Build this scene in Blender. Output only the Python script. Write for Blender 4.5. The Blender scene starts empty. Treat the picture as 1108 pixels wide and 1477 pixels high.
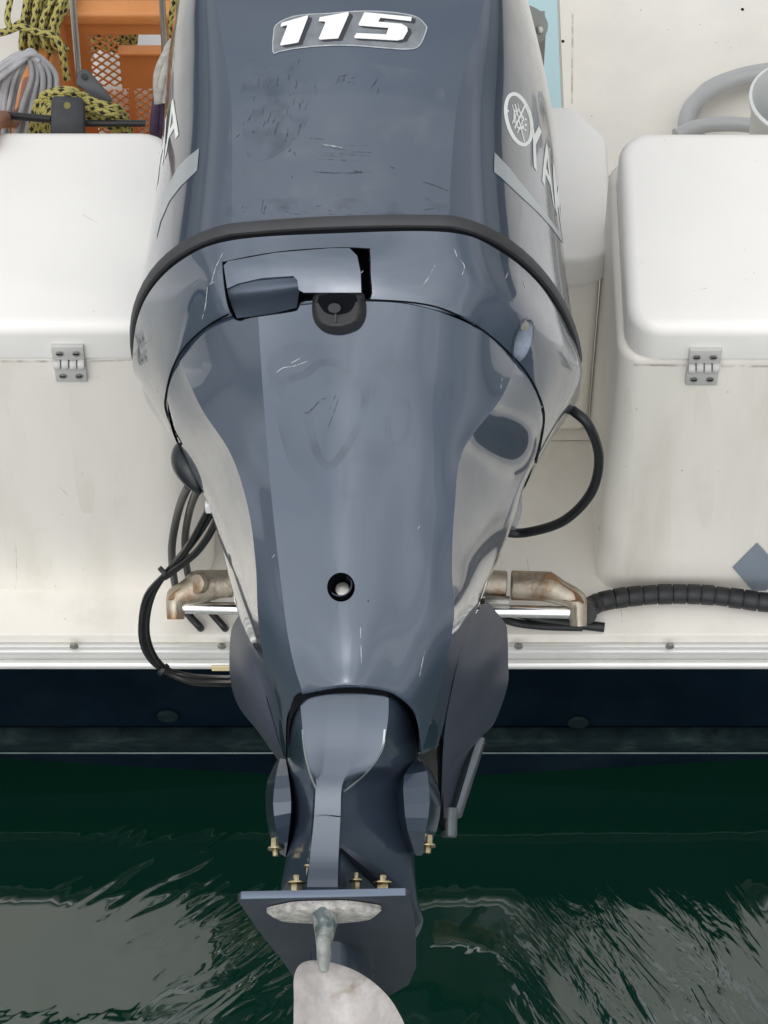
import bpy, bmesh, math, random
from mathutils import Vector, Matrix
from mathutils.bvhtree import BVHTree
from mathutils.geometry import tessellate_polygon
R = math.radians
random.seed(7)
SC = bpy.context.scene
COL = SC.collection

# ------------------------------------------------------------------ camera, light
FPX = 4900.0
PITCH = R(55)
CAM = Vector((0.0, -2.33, 3.95))
DV = Vector((0, math.cos(PITCH), -math.sin(PITCH)))
UP = Vector((0, math.sin(PITCH), math.cos(PITCH)))
RX = Vector((1, 0, 0))
cd = bpy.data.cameras.new('camera'); cam = bpy.data.objects.new('camera', cd); COL.objects.link(cam)
cam.location = CAM; cam.rotation_euler = (R(90) - PITCH, 0, 0)
cd.sensor_fit = 'VERTICAL'; cd.sensor_height = 36; cd.lens = FPX / 1477 * 36
cd.clip_start = 0.05; cd.clip_end = 2000
SC.camera = cam
SUN_EL, SUN_AZ = R(52), R(-160)          # azimuth measured from +Y towards +X
w = bpy.data.worlds.new('World'); SC.world = w; w.use_nodes = True
wn = w.node_tree; wn.nodes.clear()
wo = wn.nodes.new('ShaderNodeOutputWorld'); bg = wn.nodes.new('ShaderNodeBackground')
sky = wn.nodes.new('ShaderNodeTexSky'); sky.sky_type = 'NISHITA'; sky.sun_disc = False
sky.sun_elevation = SUN_EL; sky.sun_rotation = SUN_AZ; sky.air_density = 1.0; sky.dust_density = 1.0
hs = wn.nodes.new('ShaderNodeHueSaturation'); hs.inputs['Saturation'].default_value = 0.07
tc = wn.nodes.new('ShaderNodeTexCoord'); nz = wn.nodes.new('ShaderNodeTexNoise')
nz.inputs['Scale'].default_value = 2.4; nz.inputs['Detail'].default_value = 5
mr = wn.nodes.new('ShaderNodeMapRange'); mr.inputs['From Min'].default_value = .3; mr.inputs['From Max'].default_value = .7
mr.inputs['To Min'].default_value = .66; mr.inputs['To Max'].default_value = 1.36
ml = wn.nodes.new('ShaderNodeVectorMath'); ml.operation = 'SCALE'
wn.links.new(tc.outputs['Generated'], nz.inputs['Vector']); wn.links.new(nz.outputs['Fac'], mr.inputs['Value'])
wn.links.new(sky.outputs[0], hs.inputs['Color']); wn.links.new(hs.outputs[0], ml.inputs[0])
sx = wn.nodes.new('ShaderNodeSeparateXYZ'); wn.links.new(tc.outputs['Generated'], sx.inputs[0])
zr = wn.nodes.new('ShaderNodeMapRange'); zr.inputs['From Min'].default_value = 0; zr.inputs['From Max'].default_value = 1
zr.inputs['To Min'].default_value = 1.05; zr.inputs['To Max'].default_value = 3.5          # overcast: brighter overhead
wn.links.new(sx.outputs[2], zr.inputs['Value'])
mu = wn.nodes.new('ShaderNodeMath'); mu.operation = 'MULTIPLY'; wn.links.new(zr.outputs[0], mu.inputs[0]); wn.links.new(mr.outputs[0], mu.inputs[1])
wn.links.new(mu.outputs[0], ml.inputs['Scale'])
wn.links.new(ml.outputs[0], bg.inputs['Color']); wn.links.new(bg.outputs[0], wo.inputs[0])
bg.inputs['Strength'].default_value = 0.15
sd = bpy.data.lights.new('sun', 'SUN'); sun = bpy.data.objects.new('sun', sd); COL.objects.link(sun)
sd.energy = 0.8; sd.angle = R(120); sd.color = (1.0, .97, .92)
sdir = Vector((math.cos(SUN_EL) * math.sin(SUN_AZ), math.cos(SUN_EL) * math.cos(SUN_AZ), math.sin(SUN_EL)))
sun.rotation_euler = sdir.to_track_quat('Z', 'Y').to_euler()
SC.view_settings.view_transform = 'Standard'; SC.view_settings.look = 'None'
SC.view_settings.exposure = -0.62; SC.view_settings.gamma = 1.0; SC.view_settings.use_curve_mapping = False
SC.render.engine = 'CYCLES'

# ------------------------------------------------------------------ geometry helpers
def ray(px, py):
    return DV + RX * ((px - 554) / FPX) - UP * ((py - 738.5) / FPX)
def on_plane(px, py, p0, n):
    r = ray(px, py); return CAM + r * ((p0 - CAM).dot(n) / r.dot(n))
def atY(px, py, Y): return on_plane(px, py, Vector((0, Y, 0)), Vector((0, 1, 0)))
def atZ(px, py, z): return on_plane(px, py, Vector((0, 0, z)), Vector((0, 0, 1)))
def atD(px, py, d): return CAM + ray(px, py) * d
# motor frame: mex to starboard, mup along the drive shaft, maft behind the motor
TILT, YAW = R(75), R(5)
a0 = Vector((0, -math.cos(TILT), math.sin(TILT))); MUP = Vector((0, math.sin(TILT), math.cos(TILT)))
MAFT = a0 * math.cos(YAW) - RX * math.sin(YAW)
MEX = RX * math.cos(YAW) + a0 * math.sin(YAW)
M0 = CAM + ray(520, 738.5) * 3.68
def M(px, py, w):                      # point of the motor on the plane w metres aft of its mid plane
    return on_plane(px, py, M0 + MAFT * w, MAFT)
def L2W(x, z, w): return M0 + MEX * x + MUP * z + MAFT * w
def lz(px, py, w): return (M(px, py, w) - M0).dot(MUP)
def lx(px, z, w):
    p = L2W(0, z, w) - CAM; k = (px - 554) / FPX
    return (k * p.dot(DV) - p.dot(RX)) / (MEX.dot(RX) - k * MEX.dot(DV))
def project(p):
    q = p - CAM; d = q.dot(DV); return (554 + FPX * q.dot(RX) / d, 738.5 - FPX * q.dot(UP) / d)
def cr(p0, p1, p2, p3, t):
    return 0.5 * ((2 * p1) + (p2 - p0) * t + (2 * p0 - 5 * p1 + 4 * p2 - p3) * t * t + (3 * p1 - p0 - 3 * p2 + p3) * t ** 3)
def spline(pts, n, closed=False):
    out = []; N = len(pts)
    segs = N if closed else N - 1
    for i in range(segs):
        if closed: q = [pts[(i + k) % N] for k in (-1, 0, 1, 2)]
        else: q = [pts[max(i - 1, 0)], pts[i], pts[i + 1], pts[min(i + 2, N - 1)]]
        for k in range(n): out.append(cr(*q, k / n))
    if not closed: out.append(pts[-1])
    return out

def link(name, me, mat, parent=None, sharp=35, **props):
    if isinstance(me, bmesh.types.BMesh):
        b = me; me = bpy.data.meshes.new(name)
        if not props.get('keep'): bmesh.ops.recalc_face_normals(b, faces=b.faces)
        b.to_mesh(me); b.free()
    props.pop('keep', None)
    o = bpy.data.objects.new(name, me); COL.objects.link(o)
    if mat is not None: me.materials.append(mat)
    if sharp is not None and len(me.polygons):
        me.polygons.foreach_set('use_smooth', [True] * len(me.polygons)); me.set_sharp_from_angle(angle=R(sharp))
    if parent is not None:
        base = parent
        off = Vector((0, 0, 0))
        while base is not None: off += base.location; base = base.parent
        if 'local' not in props: me.transform(Matrix.Translation(-off))
        o.parent = parent
    for k, v in props.items():
        if k != 'local': o[k] = v
    return o
def thing(name, label, cat, loc=(0, 0, 0), group=None):
    o = bpy.data.objects.new(name, None); COL.objects.link(o); o.location = loc; o.empty_display_size = .05
    o['label'] = label; o['category'] = cat
    if group: o['group'] = group
    return o
def grid_mesh(rows, closed_u=False, cap=None, uv=True):
    bm = bmesh.new(); vs = [[bm.verts.new(p) for p in r] for r in rows]
    n = len(rows[0]); uvl = bm.loops.layers.uv.new('UVMap') if uv else None
    for i in range(len(rows) - 1):
        for j in range(n if closed_u else n - 1):
            j2 = (j + 1) % n
            try: f = bm.faces.new((vs[i][j], vs[i][j2], vs[i + 1][j2], vs[i + 1][j]))
            except ValueError: continue
            if uv:
                for l, (a, b) in zip(f.loops, ((i, j), (i, j + 1), (i + 1, j + 1), (i + 1, j))): l[uvl].uv = (b, a)
    if cap:
        for r in ((0, -1) if cap == 'both' else ((0,) if cap == 'start' else (-1,))):
            try: bm.faces.new(vs[r])
            except ValueError: pass
    return bm
def loft(rows, nu=6, nv=6, closed_u=False, cap=None):
    """bicubic surface through a control grid"""
    r1 = [spline(r, nu, closed_u) for r in rows]
    cols = [spline([r[j] for r in r1], nv) for j in range(len(r1[0]))]
    rr = [[cols[j][i] for j in range(len(cols))] for i in range(len(cols[0]))]
    return grid_mesh(rr, closed_u, cap)
def mark_cols(o, n, cols_, off=0):
    me = o.data; at = me.attributes.get('sharp_edge') or me.attributes.new('sharp_edge', 'BOOLEAN', 'EDGE')
    for e in me.edges:
        a, b = e.vertices
        if a % n == b % n and (a % n) in cols_: at.data[e.index].value = True
def tube_bm(pts, r, n=12, res=8, caps=True, bm=None, smooth=True, vscale=1.0):
    pts = [Vector(p) for p in pts]
    P = spline(pts, res) if smooth and len(pts) > 2 else pts
    rad = r if callable(r) else (lambda t: r)
    t0 = (P[1] - P[0]).normalized(); nrm = t0.orthogonal().normalized()
    own = bm is None
    if own: bm = bmesh.new()
    uvl = bm.loops.layers.uv.get('UVMap') or bm.loops.layers.uv.new('UVMap')
    rings = []; lens = []; d = 0
    for i, p in enumerate(P):
        t = (P[min(i + 1, len(P) - 1)] - P[max(i - 1, 0)]).normalized()
        nrm = (nrm - t * nrm.dot(t)).normalized(); b = t.cross(nrm)
        if i: d += (P[i] - P[i - 1]).length
        lens.append(d); rr = rad(i / (len(P) - 1))
        rings.append([bm.verts.new(p + (nrm * math.cos(2 * math.pi * k / n) + b * math.sin(2 * math.pi * k / n)) * rr) for k in range(n)])
    for i in range(len(P) - 1):
        for k in range(n):
            f = bm.faces.new((rings[i][k], rings[i][(k + 1) % n], rings[i + 1][(k + 1) % n], rings[i + 1][k]))
            f.smooth = True
            for l, (a, c) in zip(f.loops, ((i, k), (i, k + 1), (i + 1, k + 1), (i + 1, k))): l[uvl].uv = (c / n, lens[a] * vscale)
    if caps: bm.faces.new(rings[0][::-1]); bm.faces.new(rings[-1])
    return bm
def box_bm(x0, x1, y0, y1, z0, z1, bev=0, seg=3, bm=None):
    b = bmesh.new(); bmesh.ops.create_cube(b, size=1)
    bmesh.ops.scale(b, vec=(x1 - x0, y1 - y0, z1 - z0), verts=b.verts)
    bmesh.ops.translate(b, vec=((x0 + x1) / 2, (y0 + y1) / 2, (z0 + z1) / 2), verts=b.verts)
    if bev: bmesh.ops.bevel(b, geom=b.edges[:], offset=bev, segments=seg, profile=.5, affect='EDGES')
    if bm is not None:
        me = bpy.data.meshes.new('t'); b.to_mesh(me); bm.from_mesh(me); bpy.data.meshes.remove(me); b.free(); return bm
    return b
def prism_bm(poly_front, depth_vec, bev=0, seg=2, bm=None):
    """extrude a 3D polygon by depth_vec, optional bevel"""
    b = bmesh.new()
    vs = [b.verts.new(p) for p in poly_front]; f = b.faces.new(vs)
    ex = bmesh.ops.extrude_face_region(b, geom=[f]); bmesh.ops.translate(b, vec=depth_vec, verts=[v for v in ex['geom'] if isinstance(v, bmesh.types.BMVert)])
    bmesh.ops.recalc_face_normals(b, faces=b.faces)
    if bev: bmesh.ops.bevel(b, geom=b.edges[:], offset=bev, segments=seg, profile=.5, affect='EDGES', clamp_overlap=True)
    if bm is not None:
        me = bpy.data.meshes.new('t'); b.to_mesh(me); bm.from_mesh(me); bpy.data.meshes.remove(me); b.free(); return bm
    return b
def cyl_bm(p0, p1, r, n=24, bev=0, bm=None, r2=None):
    """closed cylinder between two points"""
    p0, p1 = Vector(p0), Vector(p1); d = p1 - p0
    b = bmesh.new(); bmesh.ops.create_cone(b, cap_ends=True, segments=n, radius1=r, radius2=r if r2 is None else r2, depth=d.length)
    if bev:
        bmesh.ops.bevel(b, geom=[e for e in b.edges if abs(e.verts[0].co.z - e.verts[1].co.z) < 1e-6], offset=bev, segments=2, profile=.5, affect='EDGES')
    b.transform(Matrix.Translation((p0 + p1) / 2) @ d.to_track_quat('Z', 'Y').to_matrix().to_4x4())
    if bm is not None:
        me = bpy.data.meshes.new('t'); b.to_mesh(me); bm.from_mesh(me); bpy.data.meshes.remove(me); b.free(); return bm
    return b
def bvh_of(*objs):
    V = []; F = []
    for o in objs:
        off = Vector((0, 0, 0)); q = o
        while q is not None: off += q.location; q = q.parent
        b = len(V); V += [v.co + off for v in o.data.vertices]; F += [[b + i for i in p.vertices] for p in o.data.polygons]
    return BVHTree.FromPolygons(V, F)
def inside(poly, x, y):
    c = False; n = len(poly)
    for i in range(n):
        x1, y1 = poly[i]; x2, y2 = poly[(i + 1) % n]
        if (y1 > y) != (y2 > y) and x < (x2 - x1) * (y - y1) / (y2 - y1) + x1: c = not c
    return c
def smooth_poly(pts, n=6):
    return [(p.x, p.y) for p in spline([Vector((a, b, 0)) for a, b in pts], n, True)]
def flat_bm(polys, cell=6):
    bm = bmesh.new()
    for poly in polys:
        tri = tessellate_polygon([[Vector((x, y, 0)) for x, y in poly]])
        vs = [bm.verts.new((x, y, 0)) for x, y in poly]
        for t in tri:
            try: bm.faces.new([vs[i] for i in t])
            except ValueError: pass
    xs = [v.co.x for v in bm.verts]; ys = [v.co.y for v in bm.verts]
    if cell:
        x0, x1, y0, y1 = min(xs), max(xs), min(ys), max(ys)
        nx = int((x1 - x0) / cell) + 1; ny = int((y1 - y0) / cell) + 1
        for i in range(1, nx):
            bmesh.ops.bisect_plane(bm, geom=bm.verts[:] + bm.edges[:] + bm.faces[:], plane_co=(x0 + (x1 - x0) * i / nx, 0, 0), plane_no=(1, 0, 0))
        for i in range(1, ny):
            bmesh.ops.bisect_plane(bm, geom=bm.verts[:] + bm.edges[:] + bm.faces[:], plane_co=(0, y0 + (y1 - y0) * i / ny, 0), plane_no=(0, 1, 0))
    return bm
def edge_dist(poly, x, y):
    best = 1e9; n = len(poly)
    for i in range(n):
        ax, ay = poly[i]; bx, by = poly[(i + 1) % n]
        dx, dy = bx - ax, by - ay; L = dx * dx + dy * dy or 1e-9
        t = max(0, min(1, ((x - ax) * dx + (y - ay) * dy) / L))
        best = min(best, math.hypot(x - ax - t * dx, y - ay - t * dy))
    return best
def surf_bm(polys, bvh, off=.0006, cell=6, thick=0):
    """a thin skin lying on the surface found under the outline (sticker, seal, recess floor)"""
    bm = flat_bm(polys, cell); dead = []
    nr = {}
    for v in bm.verts:
        h = bvh.ray_cast(CAM, ray(v.co.x, v.co.y).normalized())
        if h[0] is None: dead.append(v); continue
        n = h[1] if h[1].dot(DV) < 0 else -h[1]
        o = off(v.co.x, v.co.y) if callable(off) else off
        v.co = h[0] + n * o; nr[v] = n
    bmesh.ops.delete(bm, geom=dead, context='VERTS')
    if thick:
        src = {v: nr[v] for v in bm.verts}
        ex = bmesh.ops.extrude_face_region(bm, geom=bm.faces[:])
        nv = [g for g in ex['geom'] if isinstance(g, bmesh.types.BMVert)]
        avg = Vector((0, 0, 0))
        for n in src.values(): avg += n
        if len(src): avg.normalize()
        for v in nv: v.co += avg * thick
    return bm
def stroke(pts, wd, taper=True):
    P = [Vector((a, b, 0)) for a, b in pts]; P = spline(P, 5) if len(P) > 2 else [P[0], (P[0] + P[1]) / 2, P[1]]
    l, r = [], []
    for i, p in enumerate(P):
        t = (P[min(i + 1, len(P) - 1)] - P[max(0, i - 1)]).normalized(); n = Vector((-t.y, t.x, 0))
        k = wd / 2 * (math.sin(math.pi * (i + .6) / (len(P) + .2)) ** .5 if taper else 1)
        l.append((p.x + n.x * k, p.y + n.y * k)); r.append((p.x - n.x * k, p.y - n.y * k))
    return l + r[::-1]
def ring_polys(poly, wd):
    n = len(poly); out = []
    nm = []
    for i in range(n):
        a, b = poly[i - 1], poly[(i + 1) % n]; t = Vector((b[0] - a[0], b[1] - a[1])).normalized(); nm.append((-t.y, t.x))
    for i in range(n):
        j = (i + 1) % n; p, q = poly[i], poly[j]; k = wd / 2
        out.append([(p[0] + nm[i][0] * k, p[1] + nm[i][1] * k), (q[0] + nm[j][0] * k, q[1] + nm[j][1] * k),
                    (q[0] - nm[j][0] * k, q[1] - nm[j][1] * k), (p[0] - nm[i][0] * k, p[1] - nm[i][1] * k)])
    return out
def ell(cx, cy, rx, ry, rot, n=36):
    c, s = math.cos(rot), math.sin(rot)
    return [(cx + c * rx * math.cos(2 * math.pi * k / n) - s * ry * math.sin(2 * math.pi * k / n), cy + s * rx * math.cos(2 * math.pi * k / n) + c * ry * math.sin(2 * math.pi * k / n)) for k in range(n)]
def cut_hole(o, poly):
    me = o.data; bm = bmesh.new(); bm.from_mesh(me); off = Vector((0, 0, 0)); q = o
    while q is not None: off += q.location; q = q.parent
    for it in range(2):
        near = set()
        for f in bm.faces:
            c = f.calc_center_median() + off; x, y = project(c)
            if edge_dist(poly, x, y) < (14, 6)[it] and f.normal.length: near.update(f.edges)
        if near: bmesh.ops.subdivide_edges(bm, edges=list(near), cuts=2, use_grid_fill=True)
    kill = []
    for f in bm.faces:
        c = f.calc_center_median() + off; x, y = project(c)
        if f.normal.dot(c - CAM) < 0 and inside(poly, x, y): kill.append(f)
        elif inside(poly, x, y) and (c - CAM).length < 3.75: kill.append(f)
    bmesh.ops.delete(bm, geom=kill, context='FACES'); bm.to_mesh(me); bm.free()

# ------------------------------------------------------------------ materials
def mat(name, col, rough=.5, metal=0, coat=0, coat_r=.05, var=0, vscale=8, bump=0, bscale=60, tint=None, tscale=5, tlo=.5, thi=.75, stretch=(1, 1, 1), spec=.5, alpha=1, rvar=0, ior=1.5):
    m = bpy.data.materials.new(name); m.use_nodes = True; nt = m.node_tree; b = nt.nodes['Principled BSDF']
    b.inputs['Base Color'].default_value = (*col, 1); b.inputs['Roughness'].default_value = rough; b.inputs['Metallic'].default_value = metal
    b.inputs['Coat Weight'].default_value = coat; b.inputs['Coat Roughness'].default_value = coat_r
    b.inputs['Specular IOR Level'].default_value = spec; b.inputs['Alpha'].default_value = alpha; b.inputs['IOR'].default_value = ior
    tcn = nt.nodes.new('ShaderNodeTexCoord'); mp = nt.nodes.new('ShaderNodeMapping'); mp.inputs['Scale'].default_value = stretch
    nt.links.new(tcn.outputs['Object'], mp.inputs['Vector'])
    def noise(s, det=5, ro=.6):
        n = nt.nodes.new('ShaderNodeTexNoise'); n.inputs['Scale'].default_value = s; n.inputs['Detail'].default_value = det; n.inputs['Roughness'].default_value = ro
        nt.links.new(mp.outputs[0], n.inputs['Vector']); return n
    last = None
    if tint:
        n = noise(tscale); r = nt.nodes.new('ShaderNodeMapRange'); r.inputs['From Min'].default_value = tlo; r.inputs['From Max'].default_value = thi
        nt.links.new(n.outputs['Fac'], r.inputs['Value']); mx = nt.nodes.new('ShaderNodeMix'); mx.data_type = 'RGBA'
        mx.inputs[6].default_value = (*col, 1); mx.inputs[7].default_value = (*tint, 1); nt.links.new(r.outputs[0], mx.inputs[0]); last = mx.outputs[2]
    if var:
        n = noise(vscale, 7); r = nt.nodes.new('ShaderNodeMapRange'); r.inputs['From Min'].default_value = .3; r.inputs['From Max'].default_value = .7
        r.inputs['To Min'].default_value = 1 - var; r.inputs['To Max'].default_value = 1 + var * .4
        nt.links.new(n.outputs['Fac'], r.inputs['Value']); v = nt.nodes.new('ShaderNodeVectorMath'); v.operation = 'SCALE'
        if last: nt.links.new(last, v.inputs[0])
        else: v.inputs[0].default_value = col
        nt.links.new(r.outputs[0], v.inputs['Scale']); last = v.outputs[0]
    if last: nt.links.new(last, b.inputs['Base Color'])
    if rvar:
        n = noise(14, 6); r = nt.nodes.new('ShaderNodeMapRange'); r.inputs['From Min'].default_value = .35; r.inputs['From Max'].default_value = .65
        r.inputs['To Min'].default_value = max(0, rough - rvar); r.inputs['To Max'].default_value = rough + rvar
        nt.links.new(n.outputs['Fac'], r.inputs['Value']); nt.links.new(r.outputs[0], b.inputs['Roughness'])
    if bump:
        n = noise(bscale, 4); bp = nt.nodes.new('ShaderNodeBump'); bp.inputs['Strength'].default_value = bump; bp.inputs['Distance'].default_value = .002
        nt.links.new(n.outputs['Fac'], bp.inputs['Height']); nt.links.new(bp.outputs[0], b.inputs['Normal'])
    return m
PAINT = mat('blue_grey_engine_paint', (.040, .063, .102), rough=.34, metal=.40, coat=1, coat_r=.035, var=.10, vscale=5, bump=.02, bscale=90, rvar=.06)
PAINT.node_tree.nodes['Principled BSDF'].inputs['Coat IOR'].default_value = 1.75
PAINT2 = mat('blue_grey_leg_paint', (.048, .070, .106), rough=.34, metal=.35, coat=1, coat_r=.10, var=.15, vscale=9, bump=.05, bscale=120)
PAINT3 = mat('matt_bracket_paint', (.050, .060, .085), rough=.42, metal=.3, var=.15, vscale=9, bump=.08, bscale=150)
GEL = mat('white_gelcoat', (.83, .80, .735), rough=.34, var=.05, vscale=3, tint=(.70, .665, .58), tscale=3.5, tlo=.52, thi=.8, stretch=(3, 3, .6), bump=.02, bscale=25)
GELT = mat('white_lid_gelcoat', (.84, .825, .79), rough=.3, var=.035, vscale=6, bump=.05, bscale=300)
FLOOR = mat('beige_deck', (.80, .765, .68), rough=.6, var=.10, vscale=5, tint=(.71, .70, .66), tscale=3, tlo=.4, thi=.7, bump=.15, bscale=260)
BLUEP = mat('pale_blue_paint', (.42, .60, .63), rough=.5, var=.05)
NAVY = mat('navy_hull', (.0032, .0075, .013), rough=.5, spec=.05, ior=1.15, var=.35, vscale=7, tint=(.007, .013, .018), tscale=6, tlo=.45, thi=.8)
WEED = mat('weedy_hull_strip', (.006, .014, .016), rough=.8, spec=.1, var=.5, vscale=30, tint=(.025, .04, .038), tscale=18, tlo=.5, thi=.8, bump=.5, bscale=120, stretch=(1, 1, 3))
BOTTOM = mat('dark_bottom_paint', (.002, .005, .007), rough=.8, spec=.03, var=.4)
ALU = mat('aluminium_strip', (.70, .70, .68), rough=.33, metal=.45, var=.06, vscale=20)
RUST = mat('rust_stain', (.70, .60, .36), rough=.6)
RUBBER = mat('grey_rubber', (.038, .040, .044), rough=.6, var=.25, vscale=20, bump=.1)
BLACK = mat('black_plastic', (.010, .011, .013), rough=.45, var=.2, bump=.1, bscale=200)
BLACKG = mat('black_glossy_hose', (.010, .010, .011), rough=.28, spec=.35, bump=.08, bscale=200)
GAP = mat('dark_gap', (.003, .004, .006), rough=.8, spec=.08)
CHROME = mat('chrome_rod', (.8, .8, .8), rough=.1, metal=1)
BRONZE = mat('corroded_steel_bracket', (.46, .41, .33), rough=.38, metal=.75, var=.3, vscale=35, tint=(.30, .15, .06), tscale=28, tlo=.5, thi=.68, bump=.4, bscale=160)
GOLD = mat('brass_bolt', (.50, .43, .27), rough=.3, metal=1, var=.3, vscale=80)
ZINC = mat('zinc_anode', (.36, .38, .36), rough=.65, metal=.3, var=.45, vscale=70, tint=(.12, .16, .16), tscale=45, tlo=.5, thi=.6, bump=1, bscale=260)
CHALK = mat('chalky_anode_disc', (.46, .45, .42), rough=.85, var=.5, vscale=120, bump=1, bscale=350)
PROP = mat('pale_steel_blade', (.62, .59, .57), rough=.42, metal=.35, var=.25, vscale=55, tint=(.40, .33, .26), tscale=26, tlo=.58, thi=.72, bump=.15, bscale=200)
WHITE = mat('white_print', (.80, .81, .81), rough=.35)
SILVER = mat('silver_print', (.44, .48, .50), rough=.35, metal=.5)
PALE = mat('pale_print', (.80, .83, .81), rough=.45)
DARKP = mat('dark_print', (.030, .034, .042), rough=.5)
STICK = mat('old_sticker_film', (.21, .23, .25), rough=.5, metal=.2, var=.3, vscale=60, bump=.3, bscale=250)
STICKE = mat('sticker_edge_glue', (.42, .45, .47), rough=.6, var=.3, vscale=90)
SCUFFD = mat('dark_scuff', (.038, .050, .068), rough=.6)
SCUFFL = mat('pale_scratch', (.50, .53, .55), rough=.5)
ORANGE = mat('orange_crate_plastic', (.66, .27, .085), rough=.5, var=.15, vscale=14, bump=.1)
GREYP = mat('grey_hinge_plastic', (.52, .52, .50), rough=.45, var=.06, vscale=40)
SCREW = mat('dull_screw', (.38, .37, .34), rough=.35, metal=.8, var=.3, vscale=150)
TAPE = mat('grey_blue_patch', (.22, .26, .31), rough=.5, var=.08)
HOSE = mat('grey_pvc_hose', (.40, .41, .41), rough=.3, var=.1, vscale=15, coat=.3)
GROPE = mat('grey_cable', (.40, .40, .42), rough=.55, var=.25, vscale=40, bump=.3)
PURPLE = mat('purple_cloth_rope', (.09, .055, .11), rough=.8, var=.4, vscale=60, bump=.6, bscale=200)
WROPE = mat('dirty_white_rope', (.50, .48, .44), rough=.85, var=.35, vscale=90, bump=.8, bscale=300)
TERRA = mat('terracotta_tube', (.30, .11, .06), rough=.5, var=.2)
STEEL = mat('steel_rod', (.5, .5, .48), rough=.25, metal=.9, var=.2)
BUCKET = mat('white_bucket_plastic', (.72, .74, .73), rough=.4, var=.05)
BIN = mat('dark_red_bin', (.10, .04, .045), rough=.5, var=.2)
QUAY = mat('quay_concrete', (.22, .215, .20), rough=.9, var=.3, vscale=1.5, bump=.5)
def rope_mat():
    m = bpy.data.materials.new('yellow_black_braid'); m.use_nodes = True; nt = m.node_tree; b = nt.nodes['Principled BSDF']; b.inputs['Roughness'].default_value = .7
    uv = nt.nodes.new('ShaderNodeUVMap'); sep = nt.nodes.new('ShaderNodeSeparateXYZ'); nt.links.new(uv.outputs[0], sep.inputs[0])
    def math_(op, a, c=None, d=None):
        n = nt.nodes.new('ShaderNodeMath'); n.operation = op
        for i, q in enumerate((a, c, d)):
            if q is None: continue
            if isinstance(q, (int, float)): n.inputs[i].default_value = q
            else: nt.links.new(q, n.inputs[i])
        return n.outputs[0]
    u = math_('MULTIPLY', sep.outputs[0], 5); v = math_('MULTIPLY', sep.outputs[1], 115)
    a = math_('FRACT', math_('ADD', u, v)); c = math_('FRACT', math_('SUBTRACT', u, v))
    ea = math_('SUBTRACT', a, .5); ec = math_('SUBTRACT', c, .5)
    h = math_('ADD', math_('MULTIPLY', ea, ea), math_('MULTIPLY', ec, ec))
    fl = math_('FLOOR', math_('ADD', u, v)); fl2 = math_('FLOOR', math_('SUBTRACT', u, v))
    odd = math_('MODULO', math_('ABSOLUTE', math_('ADD', fl, math_('MULTIPLY', fl2, 2))), 4)
    dark = math_('LESS_THAN', odd, .5)
    mx = nt.nodes.new('ShaderNodeMix'); mx.data_type = 'RGBA'; mx.inputs[6].default_value = (.43, .38, .11, 1); mx.inputs[7].default_value = (.02, .018, .014, 1)
    nt.links.new(dark, mx.inputs[0]); nt.links.new(mx.outputs[2], b.inputs['Base Color'])
    bp = nt.nodes.new('ShaderNodeBump'); bp.invert = True; bp.inputs['Strength'].default_value = .9; bp.inputs['Distance'].default_value = .004
    nt.links.new(h, bp.inputs['Height']); nt.links.new(bp.outputs[0], b.inputs['Normal'])
    return m
def broken(m, scale, lo, hi, top):
    nt = m.node_tree; b = nt.nodes['Principled BSDF']; t = nt.nodes.new('ShaderNodeTexCoord'); n = nt.nodes.new('ShaderNodeTexNoise')
    n.inputs['Scale'].default_value = scale; n.inputs['Detail'].default_value = 6; r = nt.nodes.new('ShaderNodeMapRange')
    r.inputs['From Min'].default_value = lo; r.inputs['From Max'].default_value = hi; r.inputs['To Max'].default_value = top
    nt.links.new(t.outputs['Object'], n.inputs['Vector']); nt.links.new(n.outputs['Fac'], r.inputs['Value']); nt.links.new(r.outputs[0], b.inputs['Alpha'])
    return m
broken(SCUFFD, 160, .38, .62, .65); broken(SCUFFL, 140, .34, .55, .75)
DUST = broken(mat('rubbed_paint', (.26, .29, .33), rough=.6), 26, .52, .74, .22)
SMUDGE = broken(mat('grey_smudge', (.045, .062, .088), rough=.6), 42, .50, .70, .20)
ROPE = rope_mat()
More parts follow.
